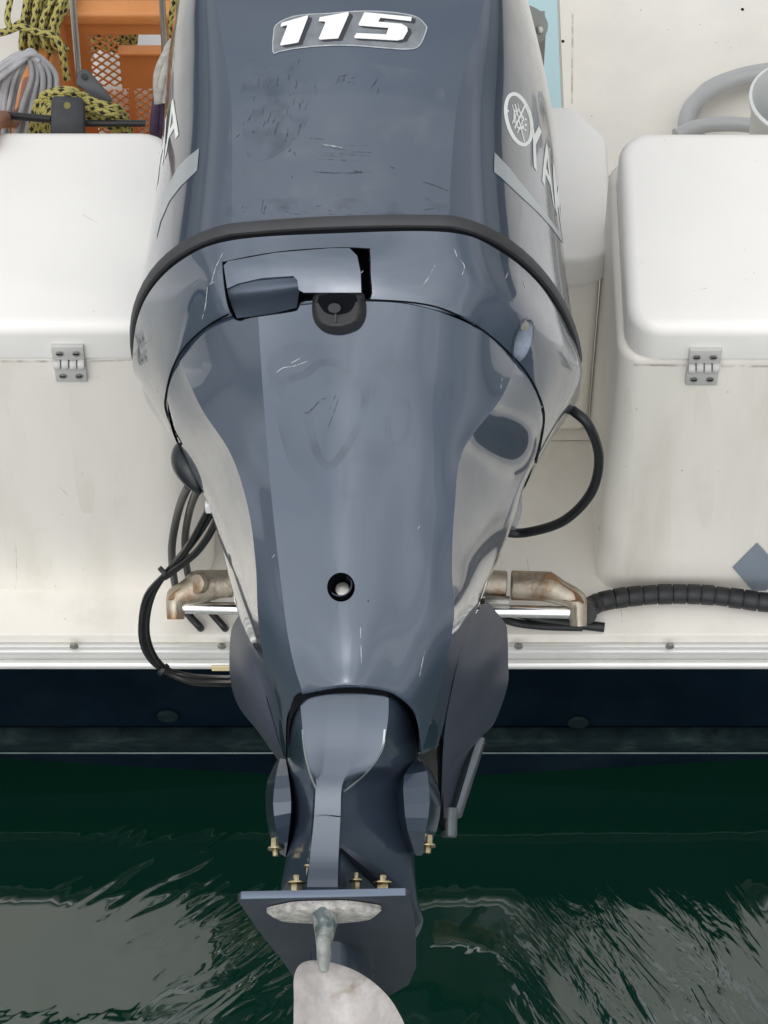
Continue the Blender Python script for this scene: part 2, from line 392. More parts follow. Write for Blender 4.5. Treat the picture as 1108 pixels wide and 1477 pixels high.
def water_mat():
    m = bpy.data.materials.new('green_harbour_water'); m.use_nodes = True; nt = m.node_tree; nt.nodes.clear()
    out = nt.nodes.new('ShaderNodeOutputMaterial'); mix = nt.nodes.new('ShaderNodeMixShader'); gl = nt.nodes.new('ShaderNodeBsdfGlossy'); gl.inputs['Roughness'].default_value = .015
    tr = nt.nodes.new('ShaderNodeBsdfTransparent'); tr.inputs['Color'].default_value = (.62, .86, .78, 1)
    bp = nt.nodes.new('ShaderNodeBump'); bp.inputs['Strength'].default_value = 1; bp.inputs['Distance'].default_value = 1
    geo = nt.nodes.new('ShaderNodeNewGeometry')
    def vm(op, a, c):
        n = nt.nodes.new('ShaderNodeVectorMath'); n.operation = op
        for i, q in enumerate((a, c)):
            if isinstance(q, tuple): n.inputs[i].default_value = q
            elif q is not None: nt.links.new(q, n.inputs[i])
        return n
    def mt(op, a, c=None):
        n = nt.nodes.new('ShaderNodeMath'); n.operation = op
        for i, q in enumerate((a, c)):
            if q is None: continue
            if isinstance(q, (int, float)): n.inputs[i].default_value = q
            else: nt.links.new(q, n.inputs[i])
        return n.outputs[0]
    def noise(s, loc, sc, det=2):
        mr_ = nt.nodes.new('ShaderNodeMapping'); mr_.inputs['Rotation'].default_value = (0, 0, loc); nt.links.new(geo.outputs['Position'], mr_.inputs['Vector'])
        mp = nt.nodes.new('ShaderNodeMapping'); mp.inputs['Scale'].default_value = sc
        nt.links.new(mr_.outputs[0], mp.inputs['Vector'])
        n = nt.nodes.new('ShaderNodeTexNoise'); n.inputs['Scale'].default_value = s; n.inputs['Detail'].default_value = det
        n.inputs['Distortion'].default_value = .6
        nt.links.new(mp.outputs[0], n.inputs['Vector']); return n.outputs['Fac']
    def blob(c, rad, soft):
        d = vm('DISTANCE', geo.outputs['Position'], c).outputs['Value']
        r = nt.nodes.new('ShaderNodeMapRange'); r.interpolation_type = 'SMOOTHSTEP'
        r.inputs['From Min'].default_value = rad; r.inputs['From Max'].default_value = rad + soft; r.inputs['To Min'].default_value = 1; r.inputs['To Max'].default_value = 0
        nt.links.new(d, r.inputs['Value']); return r.outputs[0]
    pr = atZ(925, 1430, 0); pl = atZ(385, 1440, 0)
    m1 = blob(tuple(pr), .10, .12); m2 = blob(tuple(pl), .03, .16); m3 = blob(tuple(atZ(250, 1285, 0)), .06, .12)
    n1 = noise(22, R(-32), (1, .24, 1), 4); n2 = noise(38, R(52), (1, .3, 1), 2)
    base = noise(3, 0, (1, 1, 1), 2)
    h = mt('ADD', mt('MULTIPLY', mt('MULTIPLY', n1, m1), .010), mt('MULTIPLY', mt('MULTIPLY', n2, m2), .0035))
    h = mt('ADD', h, mt('MULTIPLY', mt('MULTIPLY', noise(36, R(56), (1, .26, 1), 1), m3), .0022))
    h = mt('ADD', h, mt('MULTIPLY', base, .004))
    h = mt('ADD', h, mt('MULTIPLY', noise(22, R(30), (1, .6, 1), 2), .0003))
    nt.links.new(h, bp.inputs['Height'])
    nt.links.new(bp.outputs[0], gl.inputs['Normal'])
    cs = mt('ABSOLUTE', vm('DOT_PRODUCT', geo.outputs['Incoming'], None).outputs['Value'])
    dn = [n for n in nt.nodes if n.type == 'VECT_MATH' and n.operation == 'DOT_PRODUCT'][-1]; nt.links.new(bp.outputs[0], dn.inputs[1])
    F0 = .15
    fres = mt('ADD', mt('MULTIPLY', mt('POWER', mt('SUBTRACT', 1.0, cs), 5.0), 1 - F0), F0)
    nt.links.new(fres, mix.inputs[0]); nt.links.new(tr.outputs[0], mix.inputs[1]); nt.links.new(gl.outputs[0], mix.inputs[2]); nt.links.new(mix.outputs[0], out.inputs[0])
    return m
WATER = water_mat()
DEEP = mat('deep_green_water_body', (.011, .047, .036), rough=1, spec=0, var=.15, vscale=1.2)

# ------------------------------------------------------------------ water
bm = bmesh.new(); bmesh.ops.create_grid(bm, x_segments=2, y_segments=2, size=300); link('water', bm, WATER, kind='structure', sharp=None, keep=True)
bm = bmesh.new(); bmesh.ops.create_grid(bm, x_segments=2, y_segments=2, size=300); bmesh.ops.translate(bm, vec=(0, 0, -.9), verts=bm.verts)
link('deep_water', bm, DEEP, kind='structure', sharp=None, keep=True)

# ------------------------------------------------------------------ boat
boat = thing('boat', 'white open boat with navy transom, hinged seat hatches and aluminium edge strip', 'boat', (0, 0, 0))
ZR = .36          # transom top
YW = .065         # rear face of the seat boxes
# transom (slightly raked), with ledge
vz = lambda x: min(.11, -.006 + .115 * abs(x))
tpts = [Vector((x, -.002, vz(x))) for x in (-2.2, -1.0, -.5, 0, .5, 1.0, 2.2)] + [Vector((2.2, -.002, .3)), Vector((-2.2, -.002, .3))]
link('transom', prism_bm(tpts, Vector((0, .05, 0)), 0), NAVY, boat)
z1_, z2_ = atY(0, 1067, -.024).z, atY(0, 1085, -.024).z
link('rubbing_ledge', box_bm(-2.2, 2.2, -.024, -.003, z2_, z1_, .004, 2), WEED, boat)
link('chine_line', box_bm(-2.2, 2.2, -.0265, -.0245, z2_ - .0005, z2_ + .0015, .0004, 1), mat('pale_weathered_edge', (.13, .18, .17), rough=.6, var=.6, vscale=9), boat)
# V shaped hull bottom under water
rows = []
for y in (.0, 2.5, 4.5):
    rows.append([Vector((x, y, z)) for x, z in ((-2.2, .11), (-1, .108), (-.5, .051), (0, -.007), (.5, .051), (1.0, .108), (2.2, .11))])
vb = grid_mesh(rows)
link('hull_bottom', vb, BOTTOM, boat)
for s in (-1, 1):
    link('hull_side', box_bm(min(s * 2.2, s * 2.24), max(s * 2.2, s * 2.24), 0, 4.5, -.02, .62, .004, 1), NAVY, boat)
# transom top: white cap, aluminium strip in two steps
link('transom_cap', box_bm(-2.2, 2.2, -.004, .30, .3035, ZR - .002, .003, 2), GEL, boat)
st = link('edge_strip', box_bm(-2.2, 2.2, -.012, -.0045, .304, .342, .003, 2), ALU, boat)
link('edge_bead', cyl_bm((-2.2, -.016, .309), (2.2, -.016, .309), .0065, 12), ALU, st)
link('edge_bead', cyl_bm((-2.2, -.0135, .334), (2.2, -.0135, .334), .003, 8), ALU, st)
for px in (107, 320, 748, 966):
    p = atY(px, 930, -.0125)
    link('screw', cyl_bm(p + Vector((0, 0, 0)), p + Vector((0, -.004, 0)), .0055, 14, .001), SCREW, st)
link('rust_stain', box_bm(atY(305, 930, 0).x, atY(333, 930, 0).x, -.0235, -.021, .3035, .3145, .001, 1), RUST, st)
# drain fittings on the transom
for px, py in ((242, 1031), (834, 1040)):
    p = atY(px, py, -.003)
    d = link('drain_fitting', cyl_bm(p, p + Vector((0, -.004, 0)), .014, 20, .0015), WEED, boat)
    link('drain_hole', cyl_bm(p + Vector((0, -.0035, 0)), p + Vector((0, -.0048, 0)), .009, 16), WEED, d)
# seat boxes: section in (Y,Z) swept in x with rounded vertical corner
def rbox(x0, x1, y0, y1, z0, z1, rv, rh, name, m, segs=6, **kw):
    b = bmesh.new(); bmesh.ops.create_cube(b, size=1)
    bmesh.ops.scale(b, vec=(x1 - x0, y1 - y0, z1 - z0), verts=b.verts); bmesh.ops.translate(b, vec=((x0 + x1) / 2, (y0 + y1) / 2, (z0 + z1) / 2), verts=b.verts)
    ve = [e for e in b.edges if abs(e.verts[0].co.z - e.verts[1].co.z) > 1e-4]
    bmesh.ops.bevel(b, geom=ve, offset=rv, segments=segs, profile=.5, affect='EDGES')
    te = [e for e in b.edges if min(e.verts[0].co.z, e.verts[1].co.z) > z1 - 1e-5]
    bmesh.ops.bevel(b, geom=te, offset=rh, segments=5, profile=.5, affect='EDGES')
    return link(name, b, m, boat, sharp=50, **kw)
LE = -.262; RE = .288
rbox(-2.1, LE + .045, YW, .37, ZR - .004, .840, .05, .010, 'seat_box', GEL)
rbox(RE - .018, 2.1, YW, .37, ZR - .004, .838, .03, .010, 'seat_box', GEL)
# lids
lidl = rbox(-1.3, -.245, YW - .004, .362, .845, .902, .045, .016, 'hatch_lid', GELT, label='left white hatch lid')
lidr = rbox(RE - .010, 1.3, YW - .004, .362, .843, .900, .04, .016, 'hatch_lid', GELT, label='right white hatch lid')
link('lid_seal', box_bm(-1.28, -.29, YW + .0, .35, .8395, .8448), GAP, lidl); link('lid_seal', box_bm(RE + .03, 1.28, YW + .0, .35, .8375, .8428), GAP, lidr)
# recess between the boxes: back wall and side channels
link('well_wall', box_bm(-.25, RE - .02, .312, .36, ZR - .004, .70, .015, 4), GEL, boat)
cb = box_bm(-.16, .232, .3125, .56, .32, .672, .02, 4); link('centre_box', cb, GEL, boat)
link('well_floor', box_bm(-.26, RE, .301, .33, .30, ZR - .003), GEL, boat)
p = atZ(882, 385, .72)
b = bmesh.new()
x1 = atZ(881, 300, .735).x
yf, yb = atZ(840, 372, .735).y, atZ(840, 150, .735).y
poly = [Vector((-.10, yf, .675)), Vector((x1 - .03, yf, .675)), Vector((x1 - .008, yf + .01, .675)), Vector((x1, yf + .03, .675)), Vector((x1, yb - .055, .675)), Vector((x1 - .04, yb, .675)), Vector((-.10, yb, .675))]
link('centre_lid', prism_bm(poly, Vector((0, 0, .06)), .012, 4), GELT, boat, sharp=50)
# deck floor
link('deck_floor', box_bm(-2.19, 2.19, .205, 4.4, .26, .30), FLOOR, boat)
fx0 = atZ(786, 60, .304).x; fx1 = atZ(806, 60, .304).x
link('blue_stripe', box_bm(fx0 - .10, fx1, .8, 2.4, .3005, .304), BLUEP, boat)
fl = link('deck_panel', box_bm(fx1 + .003, 1.9, .8, 2.6, .3005, .306, .002, 2), FLOOR, boat)
for px, py in ((1071, 14), (812, 60), (1085, 129)):
    p = atZ(px, py, .306); link('deck_screw', cyl_bm(p, p + Vector((0, 0, .0015)), .0022, 8), GAP, fl)
# blue-grey patch (square set on a corner)
pts = [atY(1057, 818, YW - .001), atY(1092, 783, YW - .001), atY(1130, 823, YW - .001), atY(1095, 862, YW - .001)]
link('square_patch', prism_bm(pts, Vector((0, -.0012, 0)), 0), TAPE, boat, label='blue grey square patch set on its corner')
# non-skid pad edge on left box
# hinges
def hinge(px, py, lab):
    c = atY(px, py, YW - .006); sx = .0185
    h = link('hinge', box_bm(c.x - sx, c.x + sx, YW - .0095, YW - .0035, c.z + .006, c.z + .031, .0015, 2), GREYP, boat, label=lab)
    bmh = box_bm(c.x - sx, c.x + sx, YW - .0065, YW + .012, c.z - .040, c.z - .008, .0015, 2)
    link('lower_leaf', bmh, GREYP, h)
    for k in range(4):
        xa = c.x - sx + k * sx / 2
        y = YW - .0085
        link('knuckle', cyl_bm((xa + .0006, y, c.z - .002 + (.001 if k % 2 else 0)), (xa + sx / 2 - .0006, y, c.z - .002 + (.001 if k % 2 else 0)), 0.0072, 16, .0012), GREYP, h)
    for dx in (-.0095, .0095):
        for dz, yy in ((.019, YW - .0098), (-.027, YW - .0068)):
            q = Vector((c.x + dx, yy, c.z + dz))
            link('screw', cyl_bm(q, q + Vector((0, -.0012, 0)), .0045, 14, .0004), SCREW, h)
            bs = box_bm(q.x - .0032, q.x + .0032, q.y - .0018, q.y - .0010, q.z - .0005, q.z + .0005); link('screw_slot', bs, GAP, h)
hinge(100, 521, 'hinge of the left hatch lid'); hinge(1015, 526, 'hinge of the right hatch lid')

STW = broken(mat('water_stain', (.56, .47, .30), rough=.5), 7, .45, .85, .11)
DIRT = broken(mat('dirt_marks', (.20, .18, .14), rough=.8), 60, .35, .65, .38)
bb_ = bvh_of(*[o for o in boat.children if o.name.startswith(('seat_box', 'well', 'transom_cap', 'deck_panel', 'hatch_lid', 'centre_box'))])
def decal_b(nm, polys, m, off=.0004, cell=10): return link(nm, surf_bm(polys, bb_, off, cell), m, boat, kind='stuff')
decal_b('run_stains', [stroke([(112, 555), (118, 620), (126, 740)], 34), stroke([(172, 650), (176, 760), (180, 840)], 22), stroke([(60, 760), (58, 800), (50, 845)], 40), stroke([(905, 560), (908, 680), (905, 830)], 16), stroke([(1012, 562), (1016, 640), (1018, 760)], 30), stroke([(960, 700), (955, 780), (960, 840)], 24)], STW)
decal_b('edge_grime', [stroke([(0, 521), (80, 521)], 3, False), stroke([(130, 521), (190, 519)], 3, False), stroke([(915, 526), (990, 527)], 3, False), stroke([(1040, 528), (1108, 528)], 3, False), stroke([(868, 560), (864, 690), (862, 800)], 6), stroke([(826, 20), (825, 150)], 2.5, False)], DIRT)
rs_ = random.Random(11); sp_ = []
for (x0_, x1_, y0_, y1_, n_) in ((0, 200, 540, 900, 26), (900, 1100, 540, 900, 26), (0, 230, 200, 470, 10), (910, 1100, 200, 480, 10), (830, 1100, 0, 180, 34), (740, 850, 640, 890, 12)):
    for _ in range(n_):
        x_, y_ = rs_.uniform(x0_, x1_), rs_.uniform(y0_, y1_); r_ = rs_.choice((.5, .6, .8, 1.3)); sp_.append(ell(x_, y_, r_, r_ * .8, 0, 7))
for a_ in ([(22, 775), (24, 810), (23, 850)], [(896, 880), (898, 898)], [(760, 805), (764, 830)], [(84, 700), (100, 716)], [(1000, 420), (1020, 416)], [(120, 310), (140, 322)]): sp_.append(stroke(a_, 1.0))
decal_b('dirt_specks', sp_, DIRT, .0005, 0)
# ------------------------------------------------------------------ outboard motor
mot = thing('outboard_motor', 'large blue grey outboard motor tilted up at the transom, numbered 115', 'outboard motor', M0 + MUP * -.1 - MAFT * .2)
# upper cowl ------------------------------------------------ c, aft w, sil L, sil R, seam L, seam R, widest w, front w
RG = [(-232, .075, 440, 590, 470, 540, -.06, -.16), (-222, .135, 378, 655, 400, 620, -.08, -.21), (-190, .180, 322, 715, 345, 690, -.09, -.245),
      (-120, .220, 275, 768, 308, 712, -.10, -.26), (-40, .246, 255, 795, 308, 706, -.10, -.27), (40, .262, 247, 805, 320, 690, -.10, -.27),
      (130, .272, 236, 811, 333, 663, -.10, -.27), (230, .280, 219, 822, 335, 652, -.10, -.27), (314, .285, 203, 834, 334, 648, -.10, -.27)]
def rparam(v):
    n = len(RG) - 1; v = max(0, min(n - 1e-6, v)); i = int(v); t = v - i
    q = [RG[max(i - 1, 0)], RG[i], RG[i + 1], RG[min(i + 2, n)]]
    return [cr(q[0][k], q[1][k], q[2][k], q[3][k], t) for k in range(8)]
def ringpt(g, s):
    c, wa, Ls, Rs, sL, sR, wm, wf = g
    z = lz(500, c, wa)
    sg = -1 if s < 0 else 1; a = abs(s)
    X = lambda px, w: lx(px, z, w)
    sm, sl = (sR, Rs) if sg > 0 else (sL, Ls)
    xc = (X(sL, wa) + X(sR, wa)) / 2; xs = X(sm, wa - .008); xm = X(sl, wm)
    if a <= 1: return L2W(xc + (xs - xc) * a, z, wa - .008 * a * a)
    if a <= 2:
        t0 = R(9); t = t0 + (a - 1) * (math.pi / 2 - t0); w0 = wa - .008
        return L2W(xs + (xm - xs) * (math.sin(t) - math.sin(t0)) / (1 - math.sin(t0)), z, wm + (w0 - wm) * (max(math.cos(t), 0) / math.cos(t0)) ** 1.08)
    t = (a - 2) * math.pi / 2
    xf = (X(Ls, wm) + X(Rs, wm)) / 2
    return L2W(xf + (xm - xf) * max(math.cos(t), 0) ** .7, z, wm + (wf - wm) * math.sin(t) ** .7)
def cowlpt(s, v): return ringpt(rparam(v), s)
S = [-3 + i * .25 for i in range(4)] + [-2 + i * .0625 for i in range(16)] + [-1 + i * .125 for i in range(16)] + [1 + i * .0625 for i in range(16)] + [2 + i * .25 for i in range(4)]
rows = [[cowlpt(s, k / 6) for s in S] for k in range(0, (len(RG) - 1) * 6 + 1)]
bm = grid_mesh(rows, True, 'start')
cowl = link('upper_cowl', bm, PAINT, mot, sharp=24); mark_cols(cowl, len(S), (S.index(-1), S.index(1)))
# rubber seal ring
g0 = RG[-1]
def ringrow(c, out, dz=0):
    g = list(g0); g[0] = c; res = []
    for s in S:
        p = ringpt(g, s); q0 = ringpt(g, s - .04); q1 = ringpt(g, s + .04)
        t = (q1 - q0).normalized(); n = MUP.cross(t)
        if n.dot(p - L2W(0.0, (p - M0).dot(MUP), -.03)) < 0: n = -n
        res.append(p + n.normalized() * out)
    return res
link('rubber_seal', grid_mesh([ringrow(312, -.002), ringrow(313, .0035), ringrow(316, .0045), ringrow(324, .0045), ringrow(328, .003), ringrow(331, -.008)], True), RUBBER, mot, sharp=50)
link('seal_shadow_gap', grid_mesh([ringrow(331, .0005), ringrow(336, -.0005), ringrow(337, -.01)], True), GAP, mot)  # black strip in the gap paints the shadow line below the seal
# lower pan --------------------------------------------------
base = list(g0); base[0] = 336
ss = [-3, -2.5, -2, -1.75, -1.5, -1.25, -1, 0, 1, 1.25, 1.5, 1.75, 2, 2.5]
top = [ringpt(base, s) for s in ss]
midL = {0: (500, 384, .285), 1: (336, 396, .272), 1.25: (286, 420, .238), 1.5: (240, 462, .17), 1.75: (208, 512, .06), 2: (206, 556, -.06), 2.5: (250, 600, -.2), 3: (510, 600, -.25)}
botL = {0: (500, 433, .274), 1: (345, 449, .256), 1.25: (292, 474, .215), 1.5: (256, 516, .16), 1.75: (239, 575, .09), 2: (258, 645, -.03), 2.5: (320, 690, -.14), 3: (510, 690, -.2)}
midR = {1: (650, 392, .270), 1.25: (712, 418, .238), 1.5: (768, 462, .17), 1.75: (815, 515, .06), 2: (833, 562, -.06), 2.5: (790, 600, -.2)}
botR = {1: (650, 449, .256), 1.25: (702, 481, .215), 1.5: (747, 521, .16), 1.75: (784, 590, .08), 2: (758, 700, -.04), 2.5: (700, 700, -.14)}
def row(L, Rr):
    return [M(*(L[abs(s)] if s <= 0 else Rr[s])) for s in ss]
mid, bot = row(midL, midR), row(botL, botR)
lip = [p * 1 for p in bot]
def mix2(a, b, t): return [p.lerp(q, t) for p, q in zip(a, b)]
def closed_rows(rows_, nu, nv, creases=()):
    out = []
    for r in rows_:
        idx = []
        for i in range(len(r)):
            idx.append(r[i])
            if i in creases: idx.append(r[i])
        out.append(spline(idx, nu, True))
    cols = [spline([q[j] for q in out], nv) for j in range(len(out[0]))]
    return [[c[i] for c in cols] for i in range(len(cols[0]))]
gr = closed_rows([top, mid, bot, [p + MAFT * -.012 + MUP * .004 for p in bot]], 8, 10)
bm = grid_mesh(gr, True); bmesh.ops.remove_doubles(bm, verts=bm.verts, dist=1e-5)
pan = link('lower_cowl', bm, PAINT, mot, sharp=40)
# rear apron --------------------------------------------------
# columns: L4 hidden, L3 silhouette, L2 crease, L1, C, R1, R2 crease, R3 silhouette, R4 hidden
AP = [
 [(300, 640, -.10), (243, 585, .080), (258, 517, .157), (300, 470, .217), (372, 447, .262), (500, 435.5, .273), (600, 441, .268), (690, 474, .226), (745, 521, .158), (783, 592, .075), (740, 690, -.10)],
 [(320, 690, -.12), (256, 632, .045), (290, 588, .160), (338, 560, .205), (378, 545, .246), (500, 545, .262), (595, 545, .250), (668, 560, .210), (722, 576, .160), (781, 640, .035), (720, 720, -.12)],
 [(330, 730, -.12), (284, 694, .015), (333, 655, .170), (362, 650, .205), (386, 650, .236), (500, 650, .250), (592, 650, .238), (640, 650, .205), (668, 650, .172), (758, 694, .012), (700, 740, -.12)],
 [(345, 770, -.12), (304, 738, .005), (358, 733, .170), (376, 735, .195), (394, 740, .228), (500, 740, .242), (588, 740, .228), (628, 736, .197), (656, 732, .170), (742, 748, .000), (690, 780, -.12)],
 [(352, 830, -.12), (322, 800, .000), (369, 815, .160), (388, 820, .190), (404, 830, .218), (500, 830, .232), (582, 830, .218), (622, 825, .190), (652, 818, .160), (719, 806, .000), (675, 830, -.12)],
 [(362, 890, -.10), (338, 865, .000), (372, 885, .148), (394, 900, .178), (414, 908, .208), (500, 908, .224), (577, 908, .208), (620, 900, .178), (655, 890, .148), (692, 870, .000), (660, 900, -.10)],
 [(380, 960, -.08), (360, 935, .005), (380, 948, .130), (400, 958, .162), (424, 958, .198), (500, 955, .217), (570, 956, .198), (612, 960, .165), (643, 955, .132), (668, 935, .005), (650, 960, -.08)],
 [(400, 1060, -.03), (385, 1010, .020), (398, 1005, .110), (412, 1006, .145), (436, 998, .188), (498, 987, .212), (560, 994, .190), (597, 1012, .155), (630, 1010, .110), (650, 1005, .015), (640, 1040, -.03)],
 [(414, 1100, -.02), (411, 1096, .045), (412, 1075, .085), (415, 1030, .130), (434, 1002, .178), (498, 990, .203), (562, 998, .182), (598, 1030, .140), (608, 1086, .090), (632, 1074, .035), (630, 1070, -.02)],
]
for i_, d_ in enumerate((0, .022, .036, .038, .036, .033, .026, .016, .008)):
    for c_, k_ in ((2, 1), (3, .55), (7, .55), (8, 1)):
        x_, y_, w_ = AP[i_][c_]; AP[i_][c_] = (x_, y_, w_ + d_ * k_)
def apron_rows(A):
    rws = [[M(*p) for p in r] for r in A]
    out = []
    for r in rws:
        q = r[:]; seg = []
        parts = [q[0:3], q[2:5], q[4:9], q[8:11]]
        for i, pt in enumerate(parts):
            sp = spline(pt, 8); seg += sp if i == 0 else sp[1:]
        out.append(seg)
    cols = [spline([r[j] for r in out], 9) for j in range(len(out[0]))]
    return [[c[i] for c in cols] for i in range(len(cols[0]))]
ar = apron_rows(AP)
thick = [[p - MAFT * .006 for p in ar[-1]], [p - MAFT * .03 + MUP * .01 for p in ar[-1]]]
bm = grid_mesh([[p - MAFT * .012 for p in ar[0]]] + ar + thick)
apron = link('rear_apron', bm, PAINT, mot, sharp=26); mark_cols(apron, 81, (16, 32, 64))
# inner dark body closing the hollow
inner = []
for py, wl, a, b_ in ((520, .12, 300, 740), (700, .05, 330, 700), (900, .02, 375, 650), (1040, .02, 425, 618)):
    inner.append([M(a, py, wl), M((a + b_) / 2, py, wl + .06), M(b_, py, wl), M(b_ - 10, py, -.2), M(a + 10, py, -.2)])
link('inner_housing', grid_mesh(inner, True, 'both'), GAP, mot)
BV = bvh_of(cowl, pan, apron); BVC = bvh_of(cowl); BVP = bvh_of(pan, apron)

# 115 number ------------------------------------------------
def off115(poly, dx, dy): return [(x + dx, y + dy) for x, y in poly]
def z6(pts): return [(370 + x * 270 / 1108, y * 110 / 451) for x, y in pts]
stick = smooth_poly(z6([(100, 310), (102, 210), (118, 150), (200, 105), (300, 88), (420, 82), (620, 68), (800, 75), (940, 100), (1000, 150), (1005, 180), (965, 270), (900, 292), (760, 285), (600, 272), (430, 270), (250, 285), (140, 305)]), 5)
D1 = z6([(145, 165), (150, 143), (305, 98), (306, 112), (250, 256), (240, 260), (145, 276), (143, 270), (185, 160), (180, 156)])
D2 = z6([(370, 132), (376, 110), (545, 78), (548, 92), (485, 234), (378, 241), (370, 236), (410, 142), (404, 134)])
D5 = z6([(640, 80), (920, 108), (916, 132), (735, 112), (722, 136), (860, 148), (893, 168), (896, 190), (868, 238), (835, 246), (582, 232), (580, 224), (594, 203), (770, 211), (782, 172), (608, 158), (606, 150)])
link('number_sticker', surf_bm([stick], BVC, .0004, 8), STICK, cowl)
link('sticker_edge', surf_bm(ring_polys(stick, 1.6), BVC, .0007, 0), STICKE, cowl)
for nm, D in (('digit_one', D1), ('digit_one', D2), ('digit_five', D5)):
    sh = link('digit_shadow', surf_bm([[(x + 3.0, y + 1.0) for x, y in D], [(x + 6.0, y + 2.6) for x, y in D]][:1] + [[(x + 5.5, y + 2.2) for x, y in D]], BVC, .0011, 0), DARKP, cowl)
    link(nm, surf_bm([D], BVC, .0018, 0, .0006), WHITE, cowl, sharp=30)
# emblem + lettering on the flanks
def band(o_name, poly, m, off=.0006, cell=5): return link(o_name, surf_bm([poly], BVC, off, cell), m, cowl)
EC = (748, 172); ER = (17, 37.5, R(-14))
def em(u, v):   # unit circle to the foreshortened emblem
    c, s = math.cos(ER[2]), math.sin(ER[2]); x, y = u * ER[0], v * ER[1]; return (EC[0] + c * x - s * y, EC[1] + s * x + c * y)
polys = ring_polys(ell(*EC, *ER), 5.2)
for k in range(3):
    a = R(90 + 120 * k); d = Vector((math.cos(a), math.sin(a))); n = Vector((-d.y, d.x))
    def q(al, ac): return em(*(d * al + n * ac))
    polys.append([q(-.60, -.05), q(-.60, .05), q(.9, .05), q(.9, -.05)])
    for sgn in (-1, 1):
        polys.append([q(-.60, sgn * .20), q(-.60, sgn * .26), q(.34, sgn * .26), q(.34, sgn * .20)])
    polys.append([q(.28, -.32), q(.28, .32), q(.40, .22), q(.40, -.22)])
link('emblem', surf_bm(polys, BVC, .0003, 0), PALE, cowl, label='round emblem of three crossed tuning forks')
def text_on_side(word, s0, s_dir, v_lo, v_hi, name, width, shear=0.0):
    cu = bpy.data.curves.new('t', 'FONT'); cu.body = word; cu.size = 1; cu.offset = .012
    to = bpy.data.objects.new('t', cu); COL.objects.link(to)
    dg = bpy.context.evaluated_depsgraph_get(); me0 = bpy.data.meshes.new_from_object(to.evaluated_get(dg)); bpy.data.objects.remove(to)
    bm = bmesh.new(); bm.from_mesh(me0); xs = [v.co.x for v in bm.verts]; ys = [v.co.y for v in bm.verts]
    x0, x1, y0, y1 = min(xs), max(xs), min(ys), max(ys)
    for i in range(1, 60): bmesh.ops.bisect_plane(bm, geom=bm.verts[:] + bm.edges[:] + bm.faces[:], plane_co=(x0 + (x1 - x0) * i / 60, 0, 0), plane_no=(1, 0, 0))
    for i in range(1, 6): bmesh.ops.bisect_plane(bm, geom=bm.verts[:] + bm.edges[:] + bm.faces[:], plane_co=(0, y0 + (y1 - y0) * i / 6, 0), plane_no=(0, 1, 0))
    for v in bm.verts:
        a = (v.co.x - x0) / (x1 - x0); b = (v.co.y - y0) / (y1 - y0)
        if s_dir < 0: a_ = 1 - a
        else: a_ = a
        s = s0 + s_dir * width * a_; vv = v_lo + (v_hi - v_lo) * b
        p = cowlpt(s, vv); q1 = cowlpt(s + .01, vv); q2 = cowlpt(s, vv - .05)
        n = (q1 - p).cross(q2 - p).normalized()
        if n.dot(p - L2W(0, (p - M0).dot(MUP), -.05)) < 0: n = -n
        v.co = p + n * .0004
    return link(name, bm, PALE, cowl, sharp=None)
text_on_side('YAMAHA', 1.47, 1, 6.28, 5.5, 'brand_lettering', .95)
text_on_side('YAMAHA', -1.34, -1, 6.05, 5.3, 'brand_lettering', .95)
# silver sweeping stripes
sr = [(713, 220), (735, 243), (760, 275), (785, 305), (806, 335), (820, 362), (823, 380), (812, 352), (795, 328), (775, 306), (745, 278), (722, 256), (712, 248)]
band('side_stripe', sr, SILVER)
sl_ = [(288, 214), (285, 246), (262, 268), (245, 290), (232, 320), (226, 345), (224, 330), (234, 290), (246, 262), (258, 240), (272, 226)]
band('side_stripe', sl_, SILVER)
# scuffs
dk = []; lt = []
rnd = random.Random(3)
def z2(x, y): return (190 + x / 2.995, y / 2.995)
for x, y, l, a in [(722, 270, 28, 80), (575, 300, 22, 80), (548, 350, 50, 85), (633, 355, 36, 85), (680, 335, 30, 80), (710, 365, 40, 82), (592, 510, 60, 70), (575, 525, 50, 75), (608, 535, 70, 65), (625, 555, 60, 72), (700, 440, 30, 80), (725, 460, 34, 80), (740, 435, 26, 75), (755, 455, 44, 72), (668, 590, 60, 75), (682, 650, 18, 60), (705, 665, 20, 110), (725, 560, 55, 75), (565, 480, 40, 80), (530, 430, 30, 80), (515, 500, 60, 60), (455, 590, 40, 45), (445, 670, 22, 50), (565, 890, 60, 80), (575, 905, 40, 75), (525, 570, 12, 60), (693, 765, 14, 80), (485, 740, 24, 70), (1048, 360, 60, -122), (1062, 395, 30, -110), (585, 375, 24, 80), (790, 385, 30, 80), (675, 480, 50, 82)]:
    dx, dy = math.cos(R(a)) * l / 2, -math.sin(R(a)) * l / 2
    dk.append(stroke([z2(x - dx, y - dy), z2(x + dx * .2 + rnd.uniform(-3, 3), y + dy * .2), z2(x + dx, y + dy)], rnd.uniform(1.0, 2.3)))
dk.append(stroke([z2(785, 742), z2(900, 748), z2(1040, 744)], 2.0)); dk.append(stroke([z2(960, 738), z2(985, 744), z2(1000, 738)], 3))
dk.append(stroke([z2(770, 598), z2(828, 602)], 1.6)); dk.append(stroke([z2(990, 745), z2(1030, 742)], 2.6))
for i in range(12):
    x = rnd.uniform(760, 900); y = rnd.uniform(625, 690); dk.append(stroke([z2(x, y), z2(x + rnd.uniform(60, 200), y + rnd.uniform(2, 14))], .5))
for i in range(16):
    x = rnd.uniform(880, 960); y = rnd.uniform(320, 365); dk.append(stroke([z2(x, y), z2(x + rnd.uniform(6, 24), y - rnd.uniform(2, 20))], rnd.uniform(.6, 1.5)))
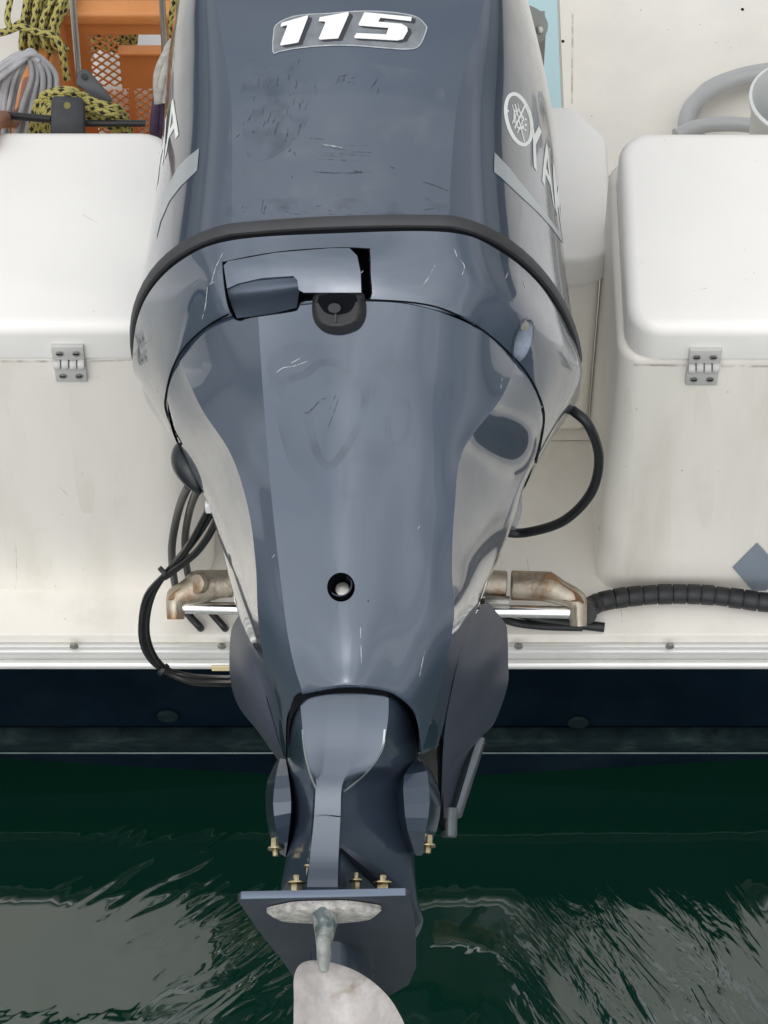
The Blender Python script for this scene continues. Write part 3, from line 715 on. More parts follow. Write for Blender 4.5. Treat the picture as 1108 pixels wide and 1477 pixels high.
for i in range(22):
    x = rnd.uniform(440, 1060); y = rnd.uniform(890, 930); dk.append(stroke([z2(x, y), z2(x + rnd.uniform(6, 30), y + rnd.uniform(-2, 2))], rnd.uniform(.5, 1.1)))
for i in range(26):
    x = rnd.uniform(450, 780); y = rnd.uniform(250, 620); dk.append(stroke([z2(x, y), z2(x + rnd.uniform(-2, 5), y + rnd.uniform(6, 22))], rnd.uniform(.4, 1.0)))
dk.append(stroke([(609, 262), (628, 268), (648, 276)], 1.8)); dk.append(stroke([(612, 285), (632, 295)], 1.0)); dk.append(stroke([(610, 303), (630, 300)], 1.2)); dk.append(stroke([(562, 240), (569, 243)], 2.2))
dk.append(stroke([(490, 570), (480, 600), (470, 625)], 1.2)); dk.append(stroke([(437, 593), (445, 595), (462, 578), (477, 572)], 2.2)); dk.append(stroke([(485, 568), (476, 590)], 1.3))
dk.append(smooth_poly([(531, 865), (533, 866), (532, 868), (530, 867)], 2))
lt.append(stroke([z2(825, 625), z2(860, 630), z2(910, 638)], 1.6))
for a in ([(399, 538), (408, 531), (425, 528), (444, 521)], [(420, 524), (433, 517)], [(655, 358), (659, 370)], [(664, 375), (670, 385), (666, 397)], [(628, 382), (617, 402), (608, 415)], [(733, 392), (729, 402)], [(755, 405), (758, 415)], [(322, 365), (312, 385), (305, 410)], [(300, 410), (297, 440), (292, 460)], [(300, 412), (310, 406)], [(524, 390), (520, 396)], [(724, 545), (722, 560)], [(602, 764), (606, 758)], [(612, 940), (605, 975)], [(520, 905), (522, 990)], [(392, 806), (397, 800)], [(690, 800), (686, 815)]):
    lt.append(stroke(a, 1.3))
link('dark_scuffs', surf_bm(dk, BV, .0003, 0), SCUFFD, cowl, kind='stuff')
link('pale_scratches', surf_bm(lt, BV, .0004, 0), SCUFFL, pan, kind='stuff')

STAIN = broken(mat('faint_grime', (.055, .070, .092), rough=.5), 30, .42, .70, .16)
st1 = smooth_poly([(440, 540), (465, 522), (505, 532), (526, 560), (522, 600), (497, 650), (474, 672), (456, 650), (442, 600), (412, 575), (406, 552)], 4)
st2 = smooth_poly([(575, 572), (590, 590), (588, 625), (572, 645), (560, 625), (562, 590)], 4)
for st_p, wd_ in ((st1, 12), (st2, 9)): link('grime_ring', surf_bm(ring_polys(st_p, wd_), BV, .0003, 0), STAIN, apron)
link('grime_patch', surf_bm([smooth_poly([(400, 500), (560, 500), (600, 560), (590, 680), (520, 720), (430, 690), (395, 580)], 4)], BV, .0002, 10), SMUDGE if 0 else broken(mat('fainter_grime', (.055, .068, .088), rough=.5), 14, .48, .80, .16), apron)
link('rubbed_patch', surf_bm([smooth_poly([(345, 110), (420, 85), (560, 95), (640, 130), (640, 300), (560, 312), (345, 312)], 3)], BV, .0002, 10), DUST, cowl)
link('smudge', surf_bm([smooth_poly([(350, 120), (420, 90), (460, 120), (430, 200), (370, 235), (350, 200)], 3), smooth_poly([(335, 296), (400, 285), (560, 288), (640, 294), (640, 314), (500, 308), (340, 316)], 3)], BV, .00025, 10), SMUDGE, cowl, kind='stuff')
# panel line between pan and apron
seamL = [(262, 642), (252, 622), (240, 592), (240, 570), (250, 530), (270, 497), (300, 470), (330, 453)]
seamR = [(524, 432), (600, 437), (650, 450), (700, 479), (745, 520), (768, 552), (782, 585), (784, 610), (778, 645), (772, 668)]
link('panel_gap', surf_bm([stroke(seamL, 2.6, False), stroke(seamR, 2.6, False)], BVP, .0006, 6), GAP, pan)

# latch recess ------------------------------------------------
lat = smooth_poly([(322, 384), (330, 377), (400, 364), (480, 358), (528, 359), (533, 363), (534, 395), (534, 430), (505, 431), (440, 434), (430, 444), (421, 449), (360, 458), (348, 462), (338, 458), (328, 435)], 4)
def bowl(poly, depth, wid):
    def f(x, y):
        d = min(1, edge_dist(poly, x, y) / wid); return -.0003 - depth * (d * (2 - d))
    return f
def surf_pt(x, y):
    h = BVP.ray_cast(CAM, ray(x, y).normalized()); return h[0]
pt_ = [surf_pt(x, y) for x, y in lat]; wl_ = [M(x, y, .236) for x, y in lat]
bmp = grid_mesh([pt_ + pt_[:1], wl_ + wl_[:1]]); f_ = bmesh.new(); vv_ = [f_.verts.new(p) for p in wl_]; f_.faces.new(vv_); bmesh.ops.triangulate(f_, faces=f_.faces)
me_ = bpy.data.meshes.new('t'); f_.to_mesh(me_); bmp.from_mesh(me_); f_.free()
link('latch_recess', bmp, GAP, pan)
scoop = [(331, 418), (345, 412), (425, 401), (431, 406), (432, 436), (422, 447), (362, 456), (348, 457)]
scs = smooth_poly(scoop, 3)
link('latch_scoop', loft([[M(327, 412, .247), M(380, 404, .249), M(432, 400, .252)], [M(331, 432, .243), M(385, 425, .243), M(432, 418, .246)], [M(342, 459, .254), M(388, 453, .258), M(428, 444, .261)]], 6, 6), mat('dull_scoop_paint', (.085, .11, .15), rough=.4, metal=.4, var=.2), pan)
cut_hole(pan, lat); cut_hole(apron, lat)
link('latch_rim', surf_bm(ring_polys(lat, 1.8), BVP, .0004, 0), GAP, pan)
hnd = [(325, 385), (331, 379), (400, 366.5), (480, 360), (506, 360), (517, 371), (522, 395), (523, 424), (440, 424), (433, 420), (431, 406), (425, 400), (380, 403), (345, 411), (330, 418)]
link('latch_handle', surf_bm([hnd], BVP, .0002, 6, .007), PAINT, pan, sharp=30)
# round dark plug below the latch
pl = smooth_poly([(452, 430), (460, 421), (490, 419), (520, 421), (527, 430), (528, 455), (520, 472), (505, 480), (488, 483), (468, 479), (455, 466), (451, 448)], 3)
plug = link('rubber_plug', surf_bm([pl], BVP, lambda x, y: .003 + .010 * min(1, edge_dist(pl, x, y) / 8), 4), BLACK, pan, sharp=50)
inn = smooth_poly([(463, 426), (515, 425), (511, 450), (497, 458), (480, 458), (468, 450)], 3)
link('plug_recess', surf_bm([inn], BVP, .0136, 6), GAP, pan)
link('plug_nipple', surf_bm([ell(487, 451, 9, 7, 0, 16)], BVP, .0140, 5, .004), BLACK, pan)
link('plug_pin', surf_bm([[(486, 458), (489, 458), (488.5, 470), (486.5, 470)]], BVP, .0142, 0, .001), RUBBER, pan)
# oval socket on the right shoulder
ov = ell(755, 491, 13, 33, R(17), 30)
link('oval_socket', surf_bm([ov], BVP, bowl(ov, .012, 12), 4), mat('socket_paint', (.20, .24, .30), rough=.35, metal=.5, var=.3, vscale=60), pan)
cut_hole(pan, ov); cut_hole(apron, ov)
link('socket_rim', surf_bm(ring_polys(ov, 2.6), BVP, .0006, 0), PAINT, pan)
link('socket_bolt', surf_bm([ell(758, 470, 6.5, 9, R(17), 16)], BVP, -.006, 5, .005), SCREW, pan)
# drain hole in the apron
dh = ell(492, 847, 21.5, 22.5, 0, 40)
link('hole_well', surf_bm([dh], BVP, bowl(dh, .03, 6), 4), GAP, apron)
cut_hole(apron, dh)
link('hole_rim', surf_bm(ring_polys(dh, 3.0), BVP, .0003, 0), PAINT, apron)
cc = M(492, 848, .205); ax = MAFT
bmr = bmesh.new()
cyl = []
for (rr, ww) in ((.0125, .0), (.0125, .022), (.0110, .022), (.0105, 0)):
    cyl.append([cc + ax * (ww - .012) + (MEX * math.cos(t) + MUP * math.sin(t)) * rr for t in [2 * math.pi * k / 28 for k in range(28)]])
link('hole_sleeve', grid_mesh(cyl, True), PAINT3, apron)
c2 = M(495, 853, .207); link('hole_bolt', cyl_bm(c2, c2 + ax * .008, .0075, 16, .001), SCREW, apron)
# grommet, left side
gp = [[(262, 640), (272, 641), (280, 652)], [(246, 655), (262, 655), (286, 668)], [(246, 680), (264, 682), (291, 690)], [(258, 704), (274, 704), (295, 712)]]
gro = []
for i in range(10):
    t = i / 9; cy = 638 + 74 * t; hw = 21 * math.sin(math.pi * min(1, t * .92 + .06)) ** .7 ; cx = 263 + 20 * t * t + 4 * t
    c = M(cx, cy, .0)
    gro.append([c + (MEX * math.cos(a) * hw / 1290 + MAFT * math.sin(a) * hw / 1000) for a in [2 * math.pi * k / 20 for k in range(20)]])
link('cable_grommet', grid_mesh(gro, True, 'both'), mat('glossy_grommet_rubber', (.008, .012, .014), rough=.3, bump=.2, bscale=100), mot, sharp=60)
# small clip on right silhouette
c = M(742, 735, -.03); link('side_clip', tube_bm([M(744, 712, -.02), M(744, 738, -.03), M(736, 760, -.03)], .007, 10), mat('grey_clip', (.25, .25, .25), rough=.4), mot)

# ---- leg ------------------------------------------------------
LG = [
 [(418, 985, -.06), (413, 1000, .06), (424, 990, .155), (431, 985, .184), (475, 984, .186), (518, 984, .186), (560, 985, .184), (582, 998, .140), (605, 1010, .04), (600, 985, -.06)],
 [(418, 1045, -.06), (412, 1050, .06), (424, 1040, .150), (435, 1035, .180), (474, 1035, .182), (516, 1035, .182), (560, 1035, .180), (580, 1040, .135), (606, 1050, .03), (600, 1035, -.06)],
 [(418, 1095, -.06), (413, 1095, .05), (430, 1085, .145), (440, 1080, .174), (470, 1082, .176), (512, 1082, .176), (551, 1080, .174), (575, 1085, .120), (602, 1095, .02), (600, 1085, -.06)],
 [(418, 1115, -.06), (416, 1115, .05), (434, 1110, .135), (447, 1112, .168), (464, 1113, .173), (502, 1113, .173), (529, 1112, .168), (560, 1110, .120), (600, 1115, .02), (599, 1110, -.06)],
 [(420, 1140, -.06), (420, 1140, .04), (438, 1130, .120), (452, 1133, .156), (456, 1136, .171), (493, 1136, .171), (498, 1133, .156), (535, 1130, .115), (596, 1140, .02), (598, 1135, -.06)],
 [(420, 1200, -.06), (424, 1190, .04), (440, 1180, .100), (450, 1180, .138), (453, 1181, .164), (491, 1181, .164), (495, 1180, .138), (525, 1180, .105), (590, 1190, .02), (596, 1190, -.06)],
 [(420, 1250, -.06), (412, 1240, .03), (430, 1240, .085), (444, 1240, .115), (447, 1241, .157), (488, 1241, .157), (492, 1240, .115), (520, 1240, .090), (592, 1240, .01), (596, 1240, -.06)],
 [(416, 1300, -.06), (404, 1292, .01), (425, 1292, .06), (438, 1292, .10), (442, 1293, .156), (487, 1293, .156), (491, 1292, .10), (515, 1292, .06), (597, 1296, -.02), (596, 1290, -.08)],
 [(416, 1330, -.08), (410, 1330, -.02), (425, 1330, .02), (440, 1330, .04), (445, 1330, .05), (487, 1330, .05), (491, 1330, .04), (530, 1330, .02), (607, 1328, -.06), (600, 1330, -.10)],
 [(440, 1352, -.10), (430, 1352, -.05), (440, 1352, -.02), (450, 1352, 0), (455, 1352, 0), (487, 1352, 0), (491, 1352, -.01), (540, 1352, -.04), (599, 1352, -.09), (590, 1352, -.12)],
]
rws = []
for r in LG:
    q = [M(*p) for p in r]; seg = []
    for i, pt in enumerate([q[0:4], q[3:5], q[4:6], q[5:7], q[6:10]]):
        sp = spline(pt, 7); seg += sp if i == 0 else sp[1:]
    rws.append(seg)
cols = [spline([r[j] for r in rws], 7) for j in range(len(rws[0]))]
lg = grid_mesh([[c[i] for c in cols] for i in range(len(cols[0]))], True)
leg = link('drive_leg', lg, PAINT2, mot, sharp=28); mark_cols(leg, len(rws[0]), (21, 42))
BVL = bvh_of(leg)
# bevelled edges, their bright lines painted as flat strokes, and seams on the leg
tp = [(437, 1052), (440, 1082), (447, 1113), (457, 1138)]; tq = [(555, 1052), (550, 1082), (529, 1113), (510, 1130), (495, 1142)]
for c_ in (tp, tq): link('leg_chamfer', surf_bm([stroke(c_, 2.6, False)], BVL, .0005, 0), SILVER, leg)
link('leg_seam', surf_bm([stroke([(453, 1177), (470, 1176), (491, 1178)], 1.6, False)], BVL, .0006, 0), GAP, leg)
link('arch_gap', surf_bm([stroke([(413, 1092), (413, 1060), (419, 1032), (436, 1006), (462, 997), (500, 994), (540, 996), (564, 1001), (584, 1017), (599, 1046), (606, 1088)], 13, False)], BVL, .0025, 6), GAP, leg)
# skirt fold on the lower right of the leg
sk = [[M(487, 1212, .13), M(520, 1235, .115), M(560, 1262, .08), M(590, 1292, .03), M(607, 1330, -.02)],
      [M(490, 1225, .125), M(520, 1252, .10), M(555, 1280, .06), M(582, 1302, .02), M(598, 1340, -.03)]]
link('exhaust_skirt', loft(sk + [[M(492, 1240, .05), M(515, 1262, .04), M(545, 1290, .02), M(575, 1310, 0), M(590, 1350, -.04)]], 5, 3), PAINT3, leg)
# side mounts
def mount(cols_, name='mount_cover'):
    r_ = [[M(*p) for p in r] for r in cols_]; return link(name, loft(r_, 1, 2), PAINT2, mot, sharp=14)
mount([[(400, 1096, .02), (404, 1094, .05), (412, 1095, .06), (420, 1097, .03)],
       [(386, 1125, .0), (398, 1120, .075), (416, 1118, .08), (426, 1120, .0)],
       [(383, 1160, .0), (394, 1158, .085), (420, 1156, .085), (428, 1158, .0)],
       [(388, 1200, .0), (398, 1196, .075), (418, 1190, .075), (427, 1195, .0)],
       [(400, 1228, .0), (405, 1232, .03), (412, 1236, .03), (416, 1232, .0)]])
mount([[(592, 1100, .03), (600, 1097, .06), (608, 1098, .06), (618, 1104, .0)],
       [(570, 1135, .04), (583, 1118, .09), (616, 1112, .085), (631, 1130, .0)],
       [(567, 1160, .03), (583, 1160, .10), (620, 1158, .085), (636, 1160, .0)],
       [(574, 1200, .02), (588, 1198, .075), (614, 1200, .065), (630, 1198, .0)],
       [(590, 1228, .0), (600, 1234, .03), (608, 1234, .03), (615, 1228, .0)]])
# brass bolts
def bolt(px, py, w, r=.007, h=.016, axis=None):
    p = M(px, py, w); ax = axis or MUP
    b = cyl_bm(p - ax * h / 2, p + ax * h / 2, r, 6, .0008); cyl_bm(p + ax * h * .5, p + ax * (h * .5 + .002), r * 1.55, 18, .0004, bm=b)
    cyl_bm(p + ax * (h * .5 + .002), p + ax * (h * .5 + .009), r * .62, 10, .0004, bm=b)
    link('bolt', b, GOLD, mot, sharp=30)
bolt(428, 1284, .15, .0062, .012); bolt(552, 1284, .13, .0062, .012); bolt(513, 1280, .115, .0045, .012)
bolt(398, 1216, .045, .0055, .010, -MUP); bolt(617, 1212, .04, .0055, .010, -MUP); bolt(447, 1262, .12, .004)
# anti-ventilation plate
zp = lz(466, 1297, .24)
def PL(px, w, dz=0): return L2W(lx(px, zp + dz, w), zp + dz, w)
plate = [PL(346, .246), PL(343, .238), PL(352, .20), PL(375, .10), PL(405, -.02), PL(425, -.12), PL(450, -.20), PL(500, -.26), PL(550, -.24), PL(590, -.16), PL(600, -.08), PL(600, .05), PL(597, .15), PL(592, .236), PL(586, .246)]
link('cavitation_plate', prism_bm(plate, MUP * .0075, .0012, 2), mat('dull_plate_paint', (.040, .052, .072), rough=.45, metal=.2, var=.25, vscale=12, bump=.1, bscale=150), mot, sharp=30)
link('plate_edge', prism_bm([PL(347, .2464), PL(586, .2464), PL(585, .2484), PL(348, .2484)], MUP * .0075, .0006, 1), mat('lit_plate_edge', (.13, .165, .22), rough=.35, metal=.3), mot)  # light on the up-facing edge is put into this paler colour
# trim tab under the plate
cxy = PL(468, .205, -.001)
dsc = bmesh.new()
dr = []
for k, (rr, dz) in enumerate(((.0001, -.010), (.035, -.010), (.050, -.008), (.0555, -.004), (.0555, 0.0))):
    dr.append([cxy + MUP * dz + (MEX * math.cos(t) + MAFT * .62 * math.sin(t)) * (rr * (1 + .03 * math.sin(7 * t))) for t in [2 * math.pi * i / 48 for i in range(48)]])
tab = link('anode_disc', grid_mesh(dr, True), CHALK, mot)
fin = [[(448, 1312), (489, 1312)], [(453, 1335), (485, 1330)], [(456, 1360), (479, 1358)], [(458, 1385), (476, 1384)], [(459, 1398), (474, 1398)], [(463, 1402), (471, 1402)]]
fr_ = []
for i, (a, b) in enumerate(fin):
    w0 = .215 + .004 * i; ring_ = []
    A_, B_ = M(*a, w0), M(*b, w0); C_ = (A_ + B_) / 2; h = (B_ - A_) / 2; dpt = .022 - .0035 * i
    for k in range(14):
        t = 2 * math.pi * k / 14
        ring_.append(C_ + h * math.cos(t) * (1 + rnd.uniform(-.12, .12)) + MAFT * (math.sin(t) * dpt))
    fr_.append(ring_)
link('trim_fin', loft(fr_, 2, 4, True, 'both'), ZINC, mot)
# gearcase below the plate
gc = []
for dz, hw, wf, wa in ((0, .032, -.22, .06), (-.08, .028, -.20, .04), (-.17, .030, -.18, .05)):
    zz = zp + dz; c0 = lx(485, zz, 0)
    gc.append([L2W(c0 + hw * math.cos(t), zz, (wf + wa) / 2 + (wa - wf) / 2 * math.sin(t)) for t in [2 * math.pi * k / 24 for k in range(24)]])
link('gearcase_strut', grid_mesh(gc, True), PAINT2, mot)
zh = zp - .235
hx = lx(478, zh, .2)
tor = []
for ww, rr in ((-.30, .004), (-.28, .03), (-.20, .052), (-.05, .058), (.10, .056), (.17, .052)):
    tor.append([L2W(hx + rr * math.cos(t), zh + rr * math.sin(t), ww) for t in [2 * math.pi * k / 28 for k in range(28)]])
link('gearcase', loft(tor, 1, 4, True, 'both'), PAINT2, mot)
sk_ = [L2W(hx, zh - .05, -.12), L2W(hx, zh - .05, .10), L2W(hx, zh - .20, .12), L2W(hx, zh - .20, .02)]
link('skeg', prism_bm([p - MEX * .006 for p in sk_], MEX * .012, .003, 2), PAINT2, mot)
# propeller
hub = []
for ww, rr in ((.175, .050), (.19, .052), (.27, .050), (.30, .046), (.302, .02)):
    hub.append([L2W(hx + rr * math.cos(t), zh + rr * math.sin(t), ww) for t in [2 * math.pi * k / 28 for k in range(28)]])
prop = link('propeller', grid_mesh(hub, True, 'both'), PROP, mot)
HC = L2W(hx, zh, .20)
out = [(424, 1440), (424, 1410), (431, 1393), (444, 1386), (462, 1385.5), (490, 1391), (520, 1404), (545, 1422), (563, 1441), (575, 1460), (584, 1480), (588, 1510), (570, 1555), (520, 1590), (455, 1590), (430, 1540), (424, 1490)]
outs = smooth_poly(out, 4)
def blade_mesh(ang):
    bmB = flat_bm([outs], 12)
    rot = Matrix.Rotation(ang, 3, MAFT)
    for v in bmB.verts:
        x, y = v.co.x, v.co.y
        ed = min(1, edge_dist(outs, x, y) / 20)
        wv = .195 + .00022 * (x - 500) + .00000085 * (x - 500) ** 2 * 10 - .00012 * (1500 - y)
        p = M(x, y, wv) + MAFT * (.0032 * math.sqrt(ed))
        v.co = HC + rot @ (p - HC)
    ex = bmesh.ops.extrude_face_region(bmB, geom=bmB.faces[:])
    for g in ex['geom']:
        if isinstance(g, bmesh.types.BMVert): g.co -= MAFT * .0035
    bmesh.ops.recalc_face_normals(bmB, faces=bmB.faces)
    return bmB
for k in range(3): link('blade', blade_mesh(k * 2 * math.pi / 3), PROP, prop, sharp=50)

# clamp brackets ------------------------------------------------
def bracket(pts, w0, dep, name, tip=None, lab=None):
    q = [M(x, y, w0) for x, y in smooth_poly(pts, 3)]
    kw = {'label': lab} if lab else {}
    return link(name, prism_bm(q, -MAFT * dep, .003, 2), PAINT3, mot, sharp=30, **kw)
bl = [[(346, 885, -.06), (360, 920, .02), (375, 960, .03)], [(334, 908, -.08), (352, 940, .01), (380, 980, .03)], [(331, 945, -.09), (348, 975, -.0), (385, 1010, .03)],
      [(333, 985, -.10), (355, 1015, -.01), (395, 1045, .03)], [(345, 1020, -.10), (370, 1045, -.02), (402, 1070, .03)], [(372, 1055, -.10), (392, 1075, -.03), (410, 1092, .02)], [(405, 1102, -.10), (409, 1103, -.05), (414, 1104, .0)]]
bmL = loft([[M(*p) for p in r] for r in bl], 4, 4)
link('clamp_bracket', bmL, PAINT3, mot, sharp=40)
bmF = [[M(r[0][0] + 1, r[0][1], r[0][2] - d) for r in bl] for d in (.0, .05, .16)]
link('bracket_flank', loft(bmF, 4, 2), PAINT3, mot)
br = [[(672, 905, .02), (690, 880, -.02), (702, 866, -.06)], [(664, 940, .03), (700, 900, -.03), (728, 898, -.08)], [(655, 980, .03), (700, 945, -.02), (732, 915, -.09)], [(645, 1030, .02), (690, 990, -.02), (733, 955, -.10)],
      [(640, 1070, .01), (680, 1030, -.03), (732, 990, -.10)], [(638, 1110, .0), (670, 1080, -.04), (712, 1045, -.11)], [(637, 1150, -.01), (655, 1120, -.05), (690, 1066, -.11)], [(638, 1176, -.02), (648, 1165, -.05), (664, 1140, -.10)], [(642, 1180, -.03), (648, 1182, -.05), (655, 1180, -.08)]]
link('clamp_bracket', loft([[M(*p) for p in r] for r in br], 4, 4), PAINT3, mot, sharp=40)
link('bracket_flank', loft([[M(r[2][0] - 1, r[2][1], r[2][2] - d) for r in br] for d in (.0, .05, .16)], 4, 2), PAINT3, mot)
e1 = [M(688, 1062, -.085), M(700, 1062, -.09), M(664, 1175, -.06), M(654, 1176, -.05)]
link('bracket_edge_strip', prism_bm(e1, -MAFT * .02, .003, 2), mat('lit_bracket_edge', (.16, .18, .21), rough=.35, metal=.5, var=.3, vscale=30), mot)  # lit edge of the right bracket, painted in as a paler strip
link('bracket_pin', cyl_bm(M(649, 1165, -.045), M(648, 1208, -.05), .0085, 18, .002), mat('grey_pin', (.13, .15, .16), rough=.4, metal=.5, var=.4, vscale=40), mot)
link('bracket_spacer', prism_bm([M(632, 1075, .0), M(637, 1060, .0), M(640, 1190, -.02), M(633, 1190, -.02)], -MAFT * .03, 0), GAP, mot)
link('trim_ram', prism_bm([M(602, 1092, -.07), M(630, 1050, -.07), M(633, 1140, -.07), M(618, 1110, -.07)], -MAFT * .02, .002), mat('pale_ram', (.45, .47, .47), rough=.4, metal=.3, var=.3), mot)
link('trim_ram', cyl_bm(M(413, 1070, -.07), M(415, 1100, -.07), .004, 12), mot and mat('pale_ram_rod', (.6, .62, .62), rough=.4), mot)
# swivel block between the brackets, resting on the transom
sw = [[M(425, 800, -.12), M(620, 800, -.12), M(640, 800, -.32), M(405, 800, -.32)], [M(410, 950, -.08), M(640, 950, -.08), M(650, 950, -.42), M(395, 950, -.42)], [M(430, 1090, -.04), M(600, 1090, -.04), M(600, 1090, -.3), M(430, 1090, -.3)]]
link('swivel_bracket', loft(sw, 1, 3, True, 'both'), PAINT3, mot)
# tilt tube and steering ram
DT = 4.20
def T(px, py, d=DT): return atD(px, py, d)
tubeL = cyl_bm(T(292, 843), T(420, 838), .0165, 24, .002)
link('tilt_tube', tubeL, BRONZE, mot)
link('tilt_tube', cyl_bm(T(640, 838), T(731, 843), .0168, 24, .002), BRONZE, mot)
link('tube_nut', cyl_bm(T(737, 844), T(797, 846), .0185, 24, .002), BRONZE, mot)
link('steering_rod', cyl_bm(T(262, 876, DT - .005), T(460, 880, DT - .005), .0078, 24), CHROME, mot)
link('steering_rod', cyl_bm(T(640, 880, DT - .005), T(822, 883, DT - .005), .0078, 24), CHROME, mot)
def casting(rows_px, d0, dth, m):
    rr = []
    for (a, b, dd) in rows_px:
        A_, B_ = T(*a, d0 + dd), T(*b, d0 + dd); C_ = (A_ + B_) / 2; h = (B_ - A_) / 2
        rr.append([C_ + h * math.cos(t) + DV * (dth * math.sin(t)) for t in [2 * math.pi * k / 16 for k in range(16)]])
    return loft(rr, 1, 5, True, 'both')
# left end casting: from the tube end down to the rod
link('steering_bracket', casting([((335, 822), (335, 862), 0), ((300, 822), (318, 863), -.002), ((278, 824), (300, 868), -.004), ((262, 838), (280, 872), -.004), ((244, 850), (266, 874), -.002), ((240, 862), (266, 880), 0), ((240, 878), (267, 884), 0), ((241, 893), (266, 893), 0)], DT - .006, .014, BRONZE), BRONZE, mot, label='corroded left end bracket of the steering rod')
link('bracket_cap', cyl_bm(T(283, 842, DT - .027), T(292, 842, DT - .018), .0125, 20, .002), BRONZE, mot)
link('steering_bracket', casting([((740, 826), (740, 864), 0), ((772, 824), (770, 866), -.002), ((796, 826), (786, 868), -.004), ((815, 838), (806, 872), -.004), ((836, 850), (818, 876), -.002), ((846, 862), (820, 880), 0), ((847, 884), (820, 888), 0), ((846, 903), (823, 903), 0)], DT - .006, .014, BRONZE), BRONZE, mot, label='corroded right end bracket of the steering rod')
hp = [(786, 828), (800, 828), (812, 842), (834, 856), (843, 870), (836, 868), (812, 866), (796, 852), (787, 838)]
link('bracket_hollow', prism_bm([T(x, y, DT - .0215) for x, y in smooth_poly(hp, 3)], DV * .008, .001, 1), mat('rusty_hollow', (.22, .12, .06), rough=.7, metal=.3, var=.5, vscale=60), mot)
hp = [(296, 828), (281, 828), (270, 842), (250, 854), (243, 866), (262, 862), (284, 858), (294, 846)]
link('bracket_hollow', prism_bm([T(x, y, DT - .0215) for x, y in smooth_poly(hp, 3)], DV * .008, .001, 1), mat('rusty_hollow_left', (.30, .19, .10), rough=.6, metal=.4, var=.5, vscale=60), mot)
link('grease_fitting', cyl_bm(T(700, 866, DT - .01), T(735, 868, DT - .01), .007, 12, .001), SCREW, mot)

# ------------------------------------------------------------------ hoses and cables
def hose(name, pts, r, m, label, cat, parent=None, **k):
    b = tube_bm(pts, r, 14, 10)
    if parent is not None: return link(name, b, m, parent, sharp=60)
    o = link(name, b, m, None, sharp=60)
    c = pts[0]; o.data.transform(Matrix.Translation(-Vector(c))); o.location = c
    o['label'] = label; o['category'] = cat
    for a, v in k.items(): o[a] = v
    return o
hose('hose', [M(800, 575, -.16), M(826, 592, -.14), atD(850, 615, 3.85), atD(864, 660, 3.9), atD(853, 710, 3.95), atD(815, 750, 4.0), atD(765, 767, 4.05), atD(728, 767, 4.05), atD(690, 750, 4.0)], .0058, BLACK, 'thick black hose looping out to the right of the motor against the white boat', 'hose')
hose('cable', [M(272, 700, -.01), atD(258, 735, 3.95), atD(248, 790, 4.1), atY(252, 840, YW - .03), atZ(262, 872, ZR + .012), atZ(275, 890, ZR + .008), atZ(287, 903, ZR + .006), atZ(293, 912, ZR - .02)], .0048, BLACK, 'outer black cable dropping straight from the left grommet behind the steering bracket', 'cable')
hose('cable', [M(285, 706, -.01), atD(274, 735, 3.95), atD(267, 780, 4.1), atY(272, 830, YW - .03), atZ(292, 868, ZR + .012), atZ(306, 885, ZR + .008), atZ(322, 903, ZR + .006), atZ(328, 912, ZR - .02)], .0046, BLACK, 'inner black cable from the left grommet, nearest the motor leg', 'cable')
bun = thing('cable_bundle', 'looped bundle of thin black cables hanging past the transom edge, left of the leg', 'cables', M(300, 735, -.03))
for i, (o1, o2) in enumerate(((0, 0), (5, 3), (-3, 6))):
    link('cable', tube_bm([M(312 + o1, 715, -.04), atD(300 + o1, 742, 3.8), atD(272 + o1 * .5, 785 + o2, 3.85), atD(240 + o2 * .4, 825, 3.9), atD(215 + o1, 860, 3.95), atD(207 + o1, 905, 4.02), atD(214 + o1 * 1.2, 940, 4.06), atD(236 + o1, 966 - o2 * .3, 4.10), atD(275, 980 - o1, 4.10), atD(318, 983 - o1, 4.05), atD(350, 982 - o1, 3.95)], .0028 + .0006 * i, 10, 10), BLACKG, bun, sharp=60)
link('cable', tube_bm([M(318, 725, -.04), atD(308, 760, 3.8), atD(285, 795, 3.84), atD(255, 820, 3.88), atD(238, 832, 3.9)], .0042, 10, 8), BLACKG, bun, sharp=60)
for px, py in ((237, 826), (236, 966)):
    c = atD(px, py, 3.9 if py < 900 else 4.1); t = Vector((.6, .5, .3)).normalized() if py < 900 else Vector((.6, -.5, -.3)).normalized()
    link('cable_tie', cyl_bm(c - t * .003, c + t * .003, .0085, 12, .001), BLACK, bun)
link('white_connector', box_bm(*[v for a in zip(M(303, 731, -.02) - Vector((.005, .004, .008)), M(303, 731, -.02) + Vector((.005, .004, .008))) for v in a], .0015), WHITE, bun)
# spiral-wrapped hose on the ledge
zz = ZR + .02
sp = [atD(846, 886, 4.22), atZ(850, 876, ZR + .022), atZ(866, 868, ZR + .018), atZ(905, 861, ZR + .016), atZ(960, 857, ZR + .016), atZ(1020, 858, ZR + .016), atZ(1070, 864, ZR + .016), atZ(1125, 870, ZR + .016), atZ(1300, 874, ZR + .016)]
sw_t = thing('wrapped_hose', 'thick black hose with spiral wrapping lying along the transom ledge at right', 'hose', sp[2])
link('hose_core', tube_bm(sp, .0105, 14, 10), BLACK, sw_t, sharp=60)
P = spline([Vector(p) for p in sp], 24)
L = 0; segs = []; cur = [P[0]]
for a, b in zip(P[:-1], P[1:]):
    L += (b - a).length; cur.append(b)
    if L > .0175: segs.append(cur); cur = [b]; L = 0
for s_ in segs:
    a, b = s_[0], s_[-1]; t = (b - a).normalized()
    rr_ = .0125 + rnd.uniform(-.0004, .0006); tl = (t + Vector((0, -.12, .05))).normalized()
    q = cyl_bm(a + t * .0008, b - t * .0004, rr_, 18, .0012)
    link('wrap_turn', q, BLACK, sw_t, sharp=40)
